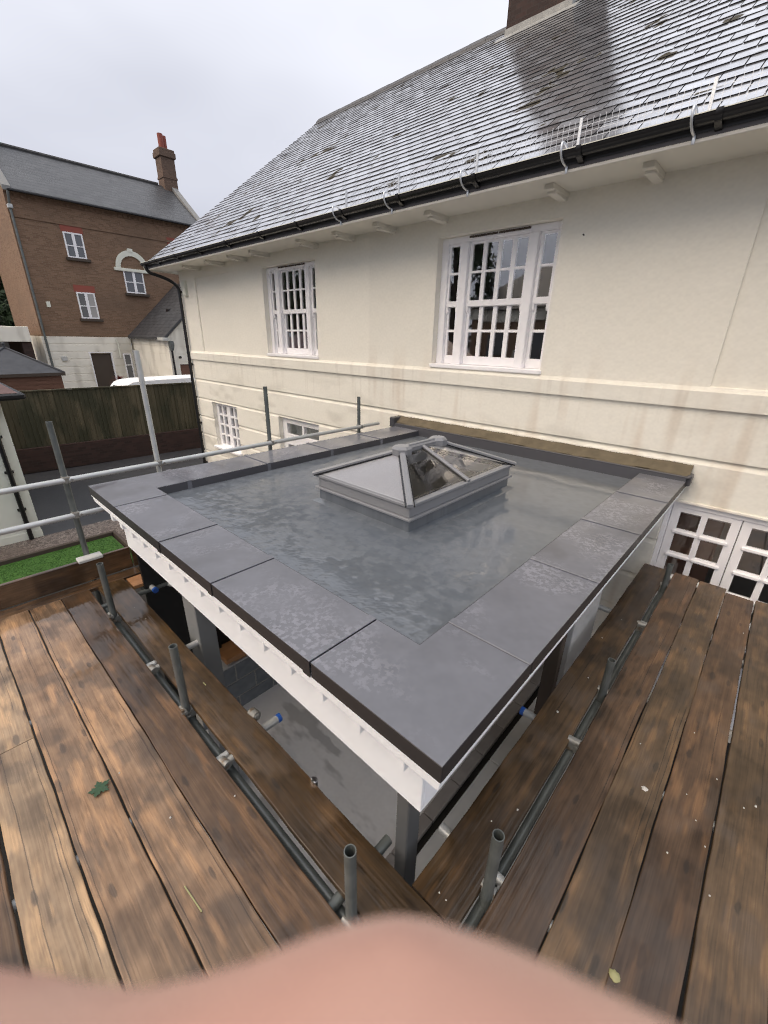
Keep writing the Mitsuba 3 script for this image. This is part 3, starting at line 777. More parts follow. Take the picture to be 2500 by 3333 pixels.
put(ext, 'mortar_fillet', trimesh.Trimesh(V, F, process=False), 'mortar_brown', smooth=False, label='rough brown mortar ledge above the flashing')
# cornice, dentils, frieze
FX0, FX1, FY0 = -4.08, -0.635, 0.955
prof = [(0.12, DRIP + 0.008), (-0.004, DRIP - 0.0005), (-0.003, DRIP - 0.016), (0.003, DRIP - 0.022), (0.004, DRIP - 0.046), (0.008, DRIP - 0.052), (0.009, DRIP - 0.068), (0.03, DRIP - 0.071), (0.16, DRIP - 0.073)]
V, F = [], []
for a, b in prof:
    a += 0.008
    V += [(AX0 + a, 5.04, b), (AX0 + a, AY0 + a, b), (AX1 - a, AY0 + a, b), (AX1 - a, 5.04, b)]
for i in range(len(prof) - 1):
    for j in range(3):
        F += [[4 * i + j, 4 * i + j + 1, 4 * i + j + 5], [4 * i + j, 4 * i + j + 5, 4 * i + j + 4]]
put(ext, 'cornice', trimesh.Trimesh(V, F, process=False), 'fascia_white', smooth=False, label='white stepped moulding under the roof edge')
put(ext, 'frieze', box(FX0, FX1, FY0, FY0 + 0.02, -1.82, DRIP - 0.01, 0.003), 'fascia_white')
put(ext, 'frieze', box(FX1 - 0.02, FX1 - 0.0005, FY0 + 0.021, 5.045, -1.82, DRIP - 0.01), 'fascia_white', smooth=False)
put(ext, 'frieze', box(FX0 + 0.0005, FX0 + 0.02, FY0 + 0.021, 5.045, -1.82, DRIP - 0.01), 'fascia_white', smooth=False)
put(ext, 'beam', cat(box(FX0 + 0.021, FX1 - 0.021, FY0 + 0.022, FY0 + 0.12, -1.80, -1.45), box(FX0 + 0.021, FX0 + 0.12, FY0 + 0.13, 5.04, -1.80, -1.45), box(FX1 - 0.12, FX1 - 0.021, FY0 + 0.13, 5.04, -1.80, -1.45)), 'dark_timber', smooth=False)
x = -0.668
while x > FX0 + 0.02:
    put(ext, 'dentil', box(x - 0.058, x, 0.872, FY0 - 0.001, -1.522, -1.386, 0.003), 'fascia_white', smooth=False)
    x -= 0.2385
y = 1.05
while y < 4.9:
    put(ext, 'dentil', box(FX0 - 0.083, FX0 - 0.001, y, y + 0.058, -1.522, -1.386, 0.003), 'fascia_white', smooth=False)
    put(ext, 'dentil', box(FX1 + 0.001, FX1 + 0.083, y, y + 0.058, -1.522, -1.386, 0.003), 'fascia_white', smooth=False)
    y += 0.2385
# posts
put(ext, 'post', box(-0.788, -0.716, 0.985, 1.080, G + 0.03, -1.801, 0.006), 'post_dark', label='dark grey corner post by the boards')
put(ext, 'post', box(-3.045, -2.83, 0.99, 1.13, G + 0.03, -1.801, 0.006), 'post_mid', label='grey middle post of the front')
put(ext, 'post', box(-0.78, -0.70, 3.0, 3.66, G + 0.03, -1.801, 0.006), 'pier_grey', label='broad pale pier on the right side')
put(ext, 'post', box(-0.82, -0.72, 2.83, 2.93, G + 0.03, -1.801, 0.006), 'dark_timber', label='dark upright beside the pale pier')
put(ext, 'shade_sheet', box(-4.03, -3.99, 0.99, 5.04, G, -1.46), 'shade_black', smooth=False, label='added black sheet for the deep shade under the left of the roof')
put(ext, 'shade_sheet', box(-3.98, -1.0, 5.025, 5.045, G, -1.40), 'shade_black', smooth=False, label='added black sheet for the deep shade on the wall inside')

# floor and block walls under the roof
struct('floor_slab', box(-3.70, -1.385, 0.30, 5.03, G - 0.1, G + 0.012), 'concrete', 'grey concrete floor slab of the extension')
dw = thing('dwarf_wall', 'low grey block wall with a pale capping under the left of the roof', 'wall')
xw = -3.685
for r in range(3):
    z0 = G - 0.05 + r * 0.232
    put(dw, 'mortar', box(-3.86, xw - 0.006, 1.16, 5.0, z0 + 0.002, z0 + 0.230), 'mortar', smooth=False)
    y = 1.16 - (0.225 if r % 2 else 0)
    while y < 4.9:
        put(dw, 'block', box(-3.80, xw, max(y, 1.16) + 0.006, y + 0.442, z0 + 0.007, z0 + 0.223, 0.004), 'block_grey', smooth=False)
        y += 0.45
put(dw, 'capping', box(-3.90, xw + 0.004, 1.14, 5.0, G + 0.648, G + 0.668, 0.004), 'pale_stone', smooth=False)
fo = thing('foundation_wall', 'course of warm grey blocks beside a pale strip under the right of the roof', 'wall')
y = 0.36
while y < 4.9:
    put(fo, 'block', box(-1.38, -1.27, y + 0.005, y + 0.435, G - 0.08, G + 0.06, 0.004), 'block_warm', smooth=False)
    y += 0.44
put(fo, 'cavity_liner', box(-1.268, -1.202, 0.3, 5.0, G - 0.1, G - 0.02), 'dark_inside', smooth=False)
y = 0.30
while y < 4.9:
    put(fo, 'coping_stone', box(-1.20, -0.55, y + 0.004, y + 0.896, G - 0.08, G + 0.07, 0.006), 'pale_stone', smooth=False)
    y += 0.9
for i, (x0, y0, dx_, dy_, dz_, hz) in enumerate(((-4.0, 1.62, 0.30, 0.55, 0.07, 0.668), (-3.88, 1.50, 0.24, 0.42, 0.06, 0.738))):
    solo('timber_offcut', box(x0, x0 + dx_, y0, y0 + dy_, G + hz + 0.001, G + hz + dz_, 0.004), 'fresh_timber',
         ('lower orange timber offcut lying on the block wall', 'upper orange timber offcut lying on the other offcut')[i], 'timber', 'timber offcuts on the block wall')

# ------------------------------------------------------------------ roof lantern
lan = thing('roof_lantern', 'grey framed pyramid roof lantern standing on the flat roof', 'roof lantern')
LX0, LX1, LY0, LY1 = -2.72, -1.72, 2.15, 3.64
M = man(box(LX0, LX1, LY0, LY1, MZ - 0.01, -1.199)) - man(box(LX0 + 0.05, LX1 - 0.05, LY0 + 0.05, LY1 - 0.05, MZ - 0.2, -1.1))
put(lan, 'curb', tri(M), 'membrane', smooth=False)


def ring(ix, z0, z1, w, bev=0.004):
    a0, a1, b0, b1 = LX0 - ix, LX1 + ix, LY0 - ix, LY1 + ix
    M = man(box(a0, a1, b0, b1, z0, z1, bev)) - man(box(a0 + w, a1 - w, b0 + w, b1 - w, z0 - 1, z1 + 1))
    return tri(M)


put(lan, 'fillet', tri(man(hull([(LX0 - 0.06, LY0 - 0.06, MZ - 0.002), (LX1 + 0.06, LY0 - 0.06, MZ - 0.002), (LX0 - 0.06, LY1 + 0.06, MZ - 0.002), (LX1 + 0.06, LY1 + 0.06, MZ - 0.002),
                                (LX0 - 0.001, LY0 - 0.001, MZ + 0.022), (LX1 + 0.001, LY0 - 0.001, MZ + 0.022), (LX0 - 0.001, LY1 + 0.001, MZ + 0.022), (LX1 + 0.001, LY1 + 0.001, MZ + 0.022)])) - man(box(LX0 + 0.05, LX1 - 0.05, LY0 + 0.05, LY1 - 0.05, -3, 0))), 'membrane', smooth=False)
put(lan, 'ledge', ring(0.028, -1.198, -1.178, 0.10), 'lantern_frame', smooth=False)
put(lan, 'ring_beam', ring(0.005, -1.1775, -1.103, 0.075), 'lantern_frame', smooth=False)
put(lan, 'eaves_beam', ring(0.022, -1.096, -1.072, 0.055), 'lantern_frame', smooth=False)
put(lan, 'gasket', ring(-0.006, -1.1025, -1.0965, 0.06, 0), 'black_plastic', smooth=False)
put(lan, 'gasket', ring(-0.0335, -1.0715, -1.064, 0.022, 0), 'black_plastic', smooth=False)
EZ = -1.070
cxr, ry0, ry1, RDZ = -2.22, 2.64, 3.15, -0.865
P = {'a': (LX0, LY0), 'b': (LX1, LY0), 'c': (LX1, LY1), 'd': (LX0, LY1)}
co = {k: np.array([*P[k], EZ]) for k in P}
r0, r1 = np.array([cxr, ry0, RDZ]), np.array([cxr, ry1, RDZ])


def bar(p, q, w, h, over=0.0):
    p, q = np.asarray(p, float), np.asarray(q, float)
    d = (q - p) / np.linalg.norm(q - p)
    p = p - d * over
    s = np.cross(d, [0, 0, 1.0])
    s /= np.linalg.norm(s)
    u = np.cross(s, d)
    pts = []
    for e in (p, q):
        for sx, uz in ((-w, -h), (w, -h), (w, h * 0.5), (w * 0.6, h), (-w * 0.6, h), (-w, h * 0.5)):
            pts.append(e + s * sx + u * uz)
    return hull(pts)


for k, rr in (('a', r0), ('b', r0), ('c', r1), ('d', r1)):
    put(lan, 'hip_bar', bar(co[k] + [0, 0, 0.018], rr + [0, 0, 0.014], 0.024, 0.015, 0.055), 'lantern_frame', smooth=False)
    put(lan, 'gasket', bar(co[k] + [0, 0, 0.006], rr + [0, 0, 0.003], 0.036, 0.005, 0.04), 'black_plastic', smooth=False)
put(lan, 'ridge_bar', bar(r0 + [0, 0, 0.01], r1 + [0, 0, 0.01], 0.034, 0.022), 'lantern_frame', smooth=False)
put(lan, 'ridge_bar', bar(r0 + [0, 0.02, 0.034], r1 + [0, -0.02, 0.034], 0.016, 0.012), 'lantern_frame', smooth=False)
ym = (ry0 + ry1) / 2
for sx, ex in ((1, LX1), (-1, LX0)):
    put(lan, 'glazing_bar', bar((ex, ym, EZ + 0.016), (cxr + 0.02 * sx, ym, RDZ + 0.010), 0.019, 0.012, 0.02), 'lantern_frame', smooth=False)
    put(lan, 'gasket', bar((ex, ym, EZ + 0.006), (cxr + 0.02 * sx, ym, RDZ + 0.002), 0.029, 0.005), 'black_plastic', smooth=False)
for rr in (r0, r1):
    oc = [(rr[0] + 0.088 * math.cos(a) * s, rr[1] + 0.088 * math.sin(a) * s, rr[2] + z) for a in np.arange(8) * math.pi / 4 + math.pi / 8 for s, z in ((1, -0.025), (1, 0.025), (0.72, 0.046))]
    put(lan, 'hub_cap', hull(oc), 'lantern_frame', smooth=False)
dz = np.array([0, 0, 0.004])
mb, mbt = np.array([LX1, ym, EZ]), np.array([cxr, ym, RDZ])
md, mdt = np.array([LX0, ym, EZ]), np.array([cxr, ym, RDZ])
put(lan, 'pane', trimesh.Trimesh([co['a'] + dz, co['b'] + dz, r0 + dz], [[0, 1, 2]], process=False), 'rain_glass', smooth=False, label='misted front pane covered in raindrops')
put(lan, 'pane', trimesh.Trimesh([co['c'] + dz, co['d'] + dz, r1 + dz], [[0, 1, 2]], process=False), 'roof_glass', smooth=False)
put(lan, 'pane', quad(co['b'] + dz, mb + dz, mbt + dz, r0 + dz), 'roof_glass', smooth=False)
put(lan, 'pane', quad(mb + dz, co['c'] + dz, r1 + dz, mbt + dz), 'roof_glass', smooth=False)
put(lan, 'pane', quad(co['d'] + dz, md + dz, mdt + dz, r1 + dz), 'roof_glass', smooth=False)
put(lan, 'pane', quad(md + dz, co['a'] + dz, r0 + dz, mdt + dz), 'roof_glass', smooth=False)
put(lan, 'shaft_lining', tri(man(box(-2.655, -1.785, 2.215, 3.575, -1.60, -1.20)) - man(box(-2.635, -1.805, 2.235, 3.555, -2, -1))), 'dark_inside', smooth=False, label='dark timber lining below the glass')

# ------------------------------------------------------------------ scaffold boards
BZ, BT = -2.2, 0.038
BW = 0.225


def board(x0, x1, y0, y1, m, label, along='x', z=BZ, tilt=0.0, group=None, name='scaffold_board'):
    """A scaffold board with eased edges and hooped ends; its uv runs along and across it."""
    z = z + tilt
    n = 48
    L0, L1 = (x0, x1) if along == 'x' else (y0, y1)
    c0, c1 = (y0, y1) if along == 'x' else (x0, x1)
    ph = rng.uniform(0, 50)
    prof = [(c0, z - BT + 0.004), (c0, z - 0.004), (c0 + 0.001, z - 0.0015), (c0 + 0.004, z), ((c0 * 2 + c1) / 3, z + 0.0015), ((c0 + c1 * 2) / 3, z + 0.0015), (c1 - 0.004, z), (c1 - 0.001, z - 0.0015), (c1, z - 0.004), (c1, z - BT + 0.004), (c1 - 0.004, z - BT), (c0 + 0.004, z - BT)]
    k = len(prof)
    ls = np.linspace(L0, L1, n)
    v, uvs, f = [], [], []
    us = rng.uniform(0, 40)
    vs = rng.uniform(0, 40)
    for i, l in enumerate(ls):
        w = 0.0022 * math.sin(l * 3.1 + ph) + 0.0016 * math.sin(l * 7.7 + ph * 2) + 0.0009 * math.sin(l * 23.0 + ph)
        h = 0.0025 * math.sin(l * 1.9 + ph * 3)
        for j, (c, zz) in enumerate(prof):
            c2, z2 = c + w, zz + h
            v.append((l, c2, z2) if along == 'x' else (c2, l, z2))
            uvs.append((us + l, vs + c + (z - zz)))
    for i in range(n - 1):
        for j in range(k):
            a, b = i * k + j, i * k + (j + 1) % k
            f += [[a, b, b + k], [a, b + k, a + k]]
    for i in (0, n - 1):
        s = len(v)
        base = i * k
        cc = np.mean([v[base + j] for j in range(k)], 0)
        for j in range(k):
            v.append(v[base + j])
            uvs.append((us + ls[i] + 0.01, vs + prof[j][0] * 6 + 20 * (prof[j][1] - z)))
        v.append(tuple(cc))
        uvs.append((us + ls[i] + 0.01, vs + (c0 + c1) * 3))
        for j in range(k):
            f.append([s + k, s + j, s + (j + 1) % k])
    mm = trimesh.Trimesh(v, f, process=False)
    # outward windings
    fv = mm.triangles.mean(axis=1)
    cen = np.array([(x0 + x1) / 2, (y0 + y1) / 2, z - BT / 2])
    axis = 0 if along == 'x' else 1
    dvec = fv - cen
    dvec[: 2 * k * (n - 1), axis] = 0
    flip = np.einsum('ij,ij->i', mm.face_normals, dvec) < 0
    fa = np.array(mm.faces)
    fa[flip] = fa[flip][:, ::-1]
    mm = trimesh.Trimesh(np.array(v), fa, process=False)
    # split per face for faceted shading with uv
    idx = fa.ravel()
    vv_, uu_ = np.array(v)[idx], np.array(uvs)[idx]
    fac = trimesh.Trimesh(vv_, np.arange(len(vv_)).reshape(-1, 3), process=False)
    return solo(name, fac, m, label, 'scaffold board' if name == 'scaffold_board' else 'toe board', group, smooth=False, uv=uu_)


GL = 'boards of the left scaffold deck'
GR = 'boards of the right scaffold deck'
board(-4.235, -0.37, 0.385, 0.600, 'board_brown', 'wet reddish brown board edging the left deck beside the gap with tubes', tilt=0.0, group=GL)
board(-4.235, -0.37, 0.158, 0.380, 'board_tan', 'tan board of the left deck, next in from the reddish edge board, with pale gouges', tilt=0.001, group=GL)
board(-4.24, -0.37, -0.064, 0.150, 'board_tan', 'tan board of the left deck carrying the green maple leaf', tilt=-0.001, group=GL)
board(-4.24, -2.68, -0.288, -0.074, 'board_pale', 'short tan board of the left deck between toe board and butt joint', tilt=0.002, group=GL)
board(-2.674, -0.37, -0.288, -0.074, 'board_pale', 'pale stained board of the left deck running on from the butt joint', tilt=0.003, group=GL)
board(-4.24, -0.37, -0.525, -0.302, 'board_brown', 'dark board of the left deck at the left edge of the picture', tilt=-0.004, group=GL)
board(-4.24, -0.37, -0.757, -0.535, 'board_tan', 'outermost board of the left deck, mostly out of the picture', tilt=-0.002, group=GL)
board(-4.235, -0.375, 0.668, 0.888, 'board_dark', 'wet inner board along the front of the extension, beside its corner post', tilt=0.001)
board(-0.603, -0.380, 0.893, 4.885, 'board_dark', 'dark brown inner board along the right side of the extension', along='y', tilt=0.0)
board(-0.322, -0.112, -1.5, 4.89, 'board_brown', 'brown board edging the right deck beside the tube gap', along='y', tilt=0.001, group=GR)
board(-0.106, 0.109, -1.5, 4.87, 'board_olive', 'olive brown board with the white dropping and the pale far end', along='y', tilt=0.003, group=GR)
board(0.113, 0.325, -1.5, 4.79, 'board_brown', 'purplish brown board third across the right deck', along='y', tilt=0.0, group=GR)
board(0.336, 0.56, -1.5, 4.82, 'board_olive', 'olive board at the right edge of the picture', along='y', tilt=0.002, group=GR)
board(0.568, 0.79, -1.5, 4.85, 'board_brown', 'outermost board of the right deck, mostly out of the picture', along='y', tilt=-0.002, group=GR)
board(-4.395, -4.25, -1.6, 1.05, 'board_brown', 'narrow board lying along the foot of the toe board', along='y', tilt=-0.004)
board(-4.395, -4.222, 1.06, 4.9, 'board_brown', 'brown board left of the orange plank under the roof edge', along='y', tilt=-0.006)
board(-4.216, -4.02, 0.905, 4.7, 'fresh_timber', 'fresh orange plank at the left end under the white frieze', along='y', tilt=-0.008)


def toe(y0, y1, m, label):
    ph = rng.uniform(0, 9)
    mesh = box(-4.438, -4.400, y0, y1, BZ + 0.001, BZ + 0.222, 0.005)
    v = np.array(mesh.vertices)
    uv = np.stack([v[:, 1] + ph, v[:, 2] + v[:, 0] * 0.8], 1)
    idx = np.array(mesh.faces).ravel()
    fac = trimesh.Trimesh(v[idx], np.arange(len(idx)).reshape(-1, 3), process=False)
    return solo('toe_board', fac, m, label, 'toe board', 'toe boards of the left end', smooth=False, uv=uv[idx])


toe(-1.7, 1.035, 'board_brown', 'long brown toe board on edge in front of the lawn')
toe(1.045, 4.7, 'board_olive', 'olive toe board on edge nearer the house, behind the roof corner')

# ------------------------------------------------------------------ scaffold frame
TR = 0.02415
sc = thing('scaffold', 'galvanised steel tube scaffold with couplers around the extension', 'scaffold')
st = lambda x, y, z0, z1, m='tube_steel', lab=None: put(sc, 'standard_tube', tube((x, y, z0), (x, y, z1), TR, 22, True), m, label=lab)  # noqa: E731
for x, y, z1 in ((-3.685, 0.637, -1.72), (-2.27, 0.636, -1.72), (-0.722, 0.640, -1.765)):
    st(x, y, G, z1, 'tube_dark')
for x, y, z1 in ((-0.352, 1.095, -1.805), (-0.352, 2.645, -1.93), (-0.350, 4.53, -1.97)):
    st(x, y, G, z1, 'tube_dark')
for y, z1, m_ in ((0.695, -0.694, 'tube_dark'), (1.483, -0.137, 'tube_steel'), (2.803, -0.54, 'tube_dark'), (4.33, -0.777, 'tube_dark')):
    st(-4.49, y, G, z1, m_)
st(-0.95, -0.95, G, -0.4, 'tube_dark')
st(-4.49, -1.2, G, -0.7, 'tube_steel')
# rails on the left end
put(sc, 'rail_tube', tube((-4.44, -2.0, -1.205), (-4.44, 4.70, -1.195), TR, 22, True), 'tube_steel', label='upper guard rail in front of the fence')
put(sc, 'rail_tube', tube((-4.44, -2.0, -1.535), (-4.44, 3.6, -1.535), TR, 22, True), 'tube_steel', label='lower guard rail in front of the fence')
# ledgers and transoms
put(sc, 'ledger_tube', tube((-4.0, 0.648, -2.315), (-0.30, 0.648, -2.315), TR, 22, True), 'tube_dark')
put(sc, 'ledger_tube', tube((-0.365, 0.35, -2.305), (-0.360, 4.80, -2.305), TR, 22, True), 'tube_dark')
put(sc, 'ledger_tube', tube((-4.6, -0.9, -2.34), (0.9, -0.9, -2.34), TR, 22, True), 'tube_dark')
put(sc, 'ledger_tube', tube((0.95, -1.4, -2.34), (0.95, 4.8, -2.34), TR, 22, True), 'tube_dark')
put(sc, 'ledger_tube', tube((-4.36, 1.02, -2.335), (-4.0, 1.02, -2.335), TR, 22), 'tube_dark')
put(sc, 'ledger_tube', tube((-4.0, 0.5, -2.29), (-4.0, 4.7, -2.29), TR, 22, True), 'tube_dark')
for x, ye, capd in ((-2.89, 1.05, True), (-1.815, 1.03, True), (-0.827, 0.985, False)):
    put(sc, 'transom_tube', tube((x, -1.0, -2.264), (x, ye, -2.264), TR, 22, True), 'tube_dark' if not capd else 'tube_steel')
    if capd:
        put(sc, 'end_cap', cat(tube((x, ye - 0.02, -2.264), (x, ye + 0.004, -2.264), TR + 0.003, 22)), 'blue_plastic')
for y, xe, capd in ((1.207, -0.672, False), (2.168, -0.705, True), (3.78, -0.785, False)):
    put(sc, 'transom_tube', tube((xe, y, -2.264), (1.0, y, -2.264), TR, 22, True), 'tube_steel')
    if capd:
        put(sc, 'end_cap', tube((xe - 0.004, y, -2.264), (xe + 0.02, y, -2.264), TR + 0.003, 22), 'blue_plastic')
put(sc, 'transom_tube', tube((-4.5, 0.95, -2.30), (-3.2, 1.6, -2.30), TR, 22, True), 'tube_steel', label='slanting tube in the dark gap at the left end')
put(sc, 'transom_tube', tube((-4.35, 1.035, -2.262), (-3.90, 1.050, -2.262), TR, 22, True), 'tube_steel')
put(sc, 'end_cap', tube((-3.92, 1.0495, -2.262), (-3.894, 1.050, -2.262), TR + 0.003, 22), 'blue_plastic')


def coupler(c, d1, d2, m='coupler_steel'):
    """A double coupler: two clamp rings with their flaps and bolts."""
    c, d1, d2 = (np.asarray(v, float) for v in (c, d1, d2))
    o = np.cross(d1, d2)
    o /= np.linalg.norm(o)
    ms = []
    for d, sgn in ((d1, -1), (d2, 1)):
        q = c + o * sgn * 0.024
        ms.append(tube(q - d * 0.024, q + d * 0.024, TR + 0.006, 16))
        e = np.cross(o, d)
        ms.append(tube(q + e * 0.036 - o * 0.03, q + e * 0.036 + o * 0.03, 0.006, 8))
        ms.append(tube(q + e * 0.036 + o * 0.02 * sgn, q + e * 0.036 + o * 0.034 * sgn, 0.011, 6))
        b = trimesh.creation.box((0.018, 0.040, 0.03))
        Rm = np.eye(4)
        Rm[:3, :3] = np.stack([o, d, e], 1)
        b.apply_transform(Rm)
        b.apply_translation(q + e * 0.034)
        ms.append(b)
    put(sc, 'coupler', cat(ms), m)


for y in (0.695, 1.483, 2.803, 4.33):
    coupler((-4.466, y, -1.20), (0, 0, 1), (0, 1, 0))
for y in (0.695, 1.483):
    coupler((-4.466, y, -1.535), (0, 0, 1), (0, 1, 0))
for x in (-2.79, -1.745):
    put(sc, 'coupler', cat(tube((x - 0.03, 0.615, -2.225), (x + 0.03, 0.625, -2.225), 0.027, 14), tube((x, 0.60, -2.24), (x, 0.68, -2.225), 0.022, 14)), 'coupler_steel')
for x in (-3.685, -2.27, -0.722):
    coupler((x, 0.636, -2.26), (0, 0, 1), (1, 0, 0), 'coupler_steel')
    put(sc, 'coupler', cat(tube((x - 0.02, 0.61, -2.20), (x + 0.06, 0.615, -2.20), 0.013, 10), tube((x + 0.045, 0.60, -2.215), (x + 0.045, 0.60, -2.17), 0.010, 8)), 'coupler_steel')
for y in (2.108, 3.665, 1.10, 2.65, 4.53):
    coupler((-0.352, y + 0.02, -2.25), (0, 0, 1), (0, 1, 0), 'coupler_steel')
    put(sc, 'coupler', cat(tube((-0.39, y + 0.015, -2.215), (-0.325, y + 0.02, -2.215), 0.024, 12)), 'coupler_steel')
put(sc, 'coupler', cat(tube((-1.94, 0.905, -2.21), (-1.88, 0.912, -2.21), 0.03, 12), box(-1.93, -1.87, 0.89, 0.93, -2.24, -2.19, 0.008)), 'coupler_steel', label='coupler showing past the inner board edge')
put(sc, 'board_clip', box(-4.47, -4.36, 0.60, 0.80, BZ + 0.215, BZ + 0.245, 0.006), 'pale_stone', label='pale clip over the toe board')
put(sc, 'board_clip', cat(tube((-1.28, 0.875, -2.19), (-1.28, 0.905, -2.19), 0.012, 8), box(-1.30, -1.26, 0.88, 0.90, -2.22, -2.18, 0.003)), 'chrome', label='small shiny clip on the inner board edge')

# ------------------------------------------------------------------ small things on the boards
lob = []
for i in range(60):
    a = i / 60 * 2 * math.pi
    r = 0.028 + 0.020 * abs(math.cos(2.5 * a)) ** 1.5 + 0.006 * math.cos(15 * a)
    lob.append((r * math.cos(a), r * math.sin(a)))
lm = slab(lob, 0, 0.0012)
v = np.array(lm.vertices)
v[:, 2] += 0.004 * np.sin(v[:, 0] * 60) + 0.003 + 0.1 * v[:, 1] ** 2
lm.vertices = v
lm.apply_transform(trimesh.transformations.rotation_matrix(0.6, [0, 0, 1]))


def on_board(u, v_):
    r = CAM.T @ np.array([u - 1250, v_ - 1666.5, 1362.48])
    return r * ((BZ + 0.0045) / r[2])


lm.apply_translation(on_board(325, 2567) + [0, 0, 0.0])
solo('maple_leaf', lm, 'leaf_green', 'dark green maple leaf lying on a tan board', 'leaf', smooth=True)


def splat(u, v_, r, name, m, label, cat_, group=None, el=1.0, h=0.004):
    c = on_board(u, v_)
    k = 14
    pts = [(r * rng.uniform(0.6, 1.1) * math.cos(a) * el, r * rng.uniform(0.6, 1.1) * math.sin(a)) for a in np.arange(k) / k * 2 * math.pi]
    V = [(c[0], c[1], c[2] + h)] + [(c[0] + 0.7 * x, c[1] + 0.7 * y, c[2] + h * 0.7) for x, y in pts] + [(c[0] + x, c[1] + y, c[2] - 0.004) for x, y in pts]
    F = []
    for i in range(k):
        j = (i + 1) % k
        F += [[0, 1 + i, 1 + j], [1 + i, 1 + k + i, 1 + k + j], [1 + i, 1 + k + j, 1 + j]]
    solo(name, trimesh.Trimesh(V, F, process=False), m, label, cat_, group, smooth=True)


splat(2099, 2566, 0.020, 'dropping', 'dropping_white', 'largest cream dropping in the middle of the right deck', 'dropping')
splat(2460, 2625, 0.014, 'dropping', 'dropping_white', 'bright white dropping on the rightmost visible board', 'dropping', el=0.5)
splat(2421, 2630, 0.009, 'dropping', 'dropping_white', 'smaller white dropping beside the bright one on the rightmost board', 'dropping', el=0.6)
splat(1815, 2316, 0.009, 'dropping', 'dropping_white', 'bluish white dropping on the dark inner board along the right side', 'dropping')
for u, v_ in ((388, 2515), (764, 2590), (2024, 2016), (1960, 2075), (2260, 2385), (1685, 2635), (1600, 2672), (2334, 2536), (2085, 2420), (1915, 2205), (2265, 2670), (2172, 2775), (2295, 2755), (555, 2660), (437, 1978), (475, 2014), (2235, 2585), (2310, 2915), (2420, 2060), (1430, 2905), (1452, 2930)):
    splat(u, v_, rng.uniform(0.0035, 0.006), 'paint_fleck', 'dropping_white', 'tiny pale fleck on a scaffold board', 'fleck', 'tiny pale flecks scattered on the boards', h=0.002)
splat(2000, 3172, 0.022, 'fallen_leaf', 'leaf_pale', 'pale yellow-green scrap of leaf close to the fingers', 'leaf', h=0.006)
for i, (u, v_, L, an) in enumerate(((628, 2925, 0.07, 0.75), (666, 2226, 0.02, 0.2))):
    c = on_board(u, v_)
    solo('wood_splinter', box(-L, L, -0.0028, 0.0028, -0.003, 0.002, 0.001).apply_transform(trimesh.transformations.rotation_matrix(an * 0.1, [0, 0, 1])).apply_translation(c), 'leaf_pale',
         ('long pale splinter on a tan board near the fingers', 'short pale splinter on the wet inner board')[i], 'splinter')

# ------------------------------------------------------------------ lawn, edging
tb = thing('lawn_bed', 'bright green artificial lawn strip edged with dark timber', 'lawn')
put(tb, 'turf', box(-9.72, -8.25, -6.0, 2.02, G + 0.005, G + 0.06), 'turf_base', smooth=False)
N = 14000
bx_, by_ = nrg.uniform(-9.70, -8.3, N), nrg.uniform(-2.2, 2.0, N)
hh = nrg.uniform(0.008, 0.022, N)
an = nrg.uniform(0, 2 * np.pi, N)
d_ = np.stack([np.cos(an), np.sin(an)], 1) * 0.008
lean = nrg.normal(0, 0.012, (N, 2))
B0 = np.stack([bx_ - d_[:, 0], by_ - d_[:, 1], np.full(N, G + 0.058)], 1)
B1 = np.stack([bx_ + d_[:, 0], by_ + d_[:, 1], np.full(N, G + 0.058)], 1)
B2 = np.stack([bx_ + lean[:, 0], by_ + lean[:, 1], G + 0.058 + hh], 1)
put(tb, 'turf_blade', trimesh.Trimesh(np.stack([B0, B1, B2], 1).reshape(-1, 3), np.arange(3 * N).reshape(-1, 3), process=False), 'turf_blade', smooth=False, kind='stuff')
for b_ in (box(-9.80, -9.725, -6.0, 2.05, G, G + 0.14, 0.008), box(-9.80, -8.25, 2.055, 2.12, G, G + 0.14, 0.008)):
    put(tb, 'edging_sleeper', b_, 'dark_timber')

# ------------------------------------------------------------------ garage at the left
ga = thing('garage', 'cream rendered garage corner with black downpipe at the left edge', 'garage')
gxw, gyw = -10.87, 1.03
put(ga, 'wall', box(-15.4, gxw, -8.0, gyw, G, -1.12), 'garage_render', smooth=False)
ze, zr = -1.06, 0.55
ge = 0.27
put(ga, 'roof', hull([(gxw + ge, gyw + ge, ze), (-15.4 - ge, gyw + ge, ze), (gxw + ge, -8.3, ze), (-15.4 - ge, -8.3, ze), (-13.1, gyw + ge - 2.3, zr + 0.4), (-13.1, -6.0, zr + 0.4)]), 'plum_tile', smooth=False)
put(ga, 'gutter', cat(box(gxw + ge - 0.02, gxw + ge + 0.09, -8.2, gyw + ge + 0.10, ze - 0.11, ze - 0.005, 0.03), box(-15.5, gxw + ge + 0.05, gyw + ge - 0.01, gyw + ge + 0.10, ze - 0.11, ze - 0.005, 0.03), box(gxw + 0.002, gxw + ge - 0.02, -8.0, gyw + ge, ze - 0.13, ze - 0.05)), 'black_plastic')
gdp = put(ga, 'downpipe', path_tube(np.vstack([bez((gxw + ge + 0.03, 0.95, ze - 0.08), (gxw + ge, 0.9, ze - 0.28), (gxw + 0.06, 0.84, ze - 0.40)), [(gxw + 0.055, 0.83, z) for z in np.linspace(ze - 0.5, G + 0.02, 12)]]), 0.042), 'black_plastic', smooth=True)
for z in (-1.9, -2.6, -3.4):
    put(gdp, 'pipe_clip', cat(tube((gxw + 0.055, 0.83, z), (gxw + 0.055, 0.83, z + 0.05), 0.05, 14), box(gxw - 0.002, gxw + 0.03, 0.76, 0.90, z, z + 0.05)), 'black_plastic')
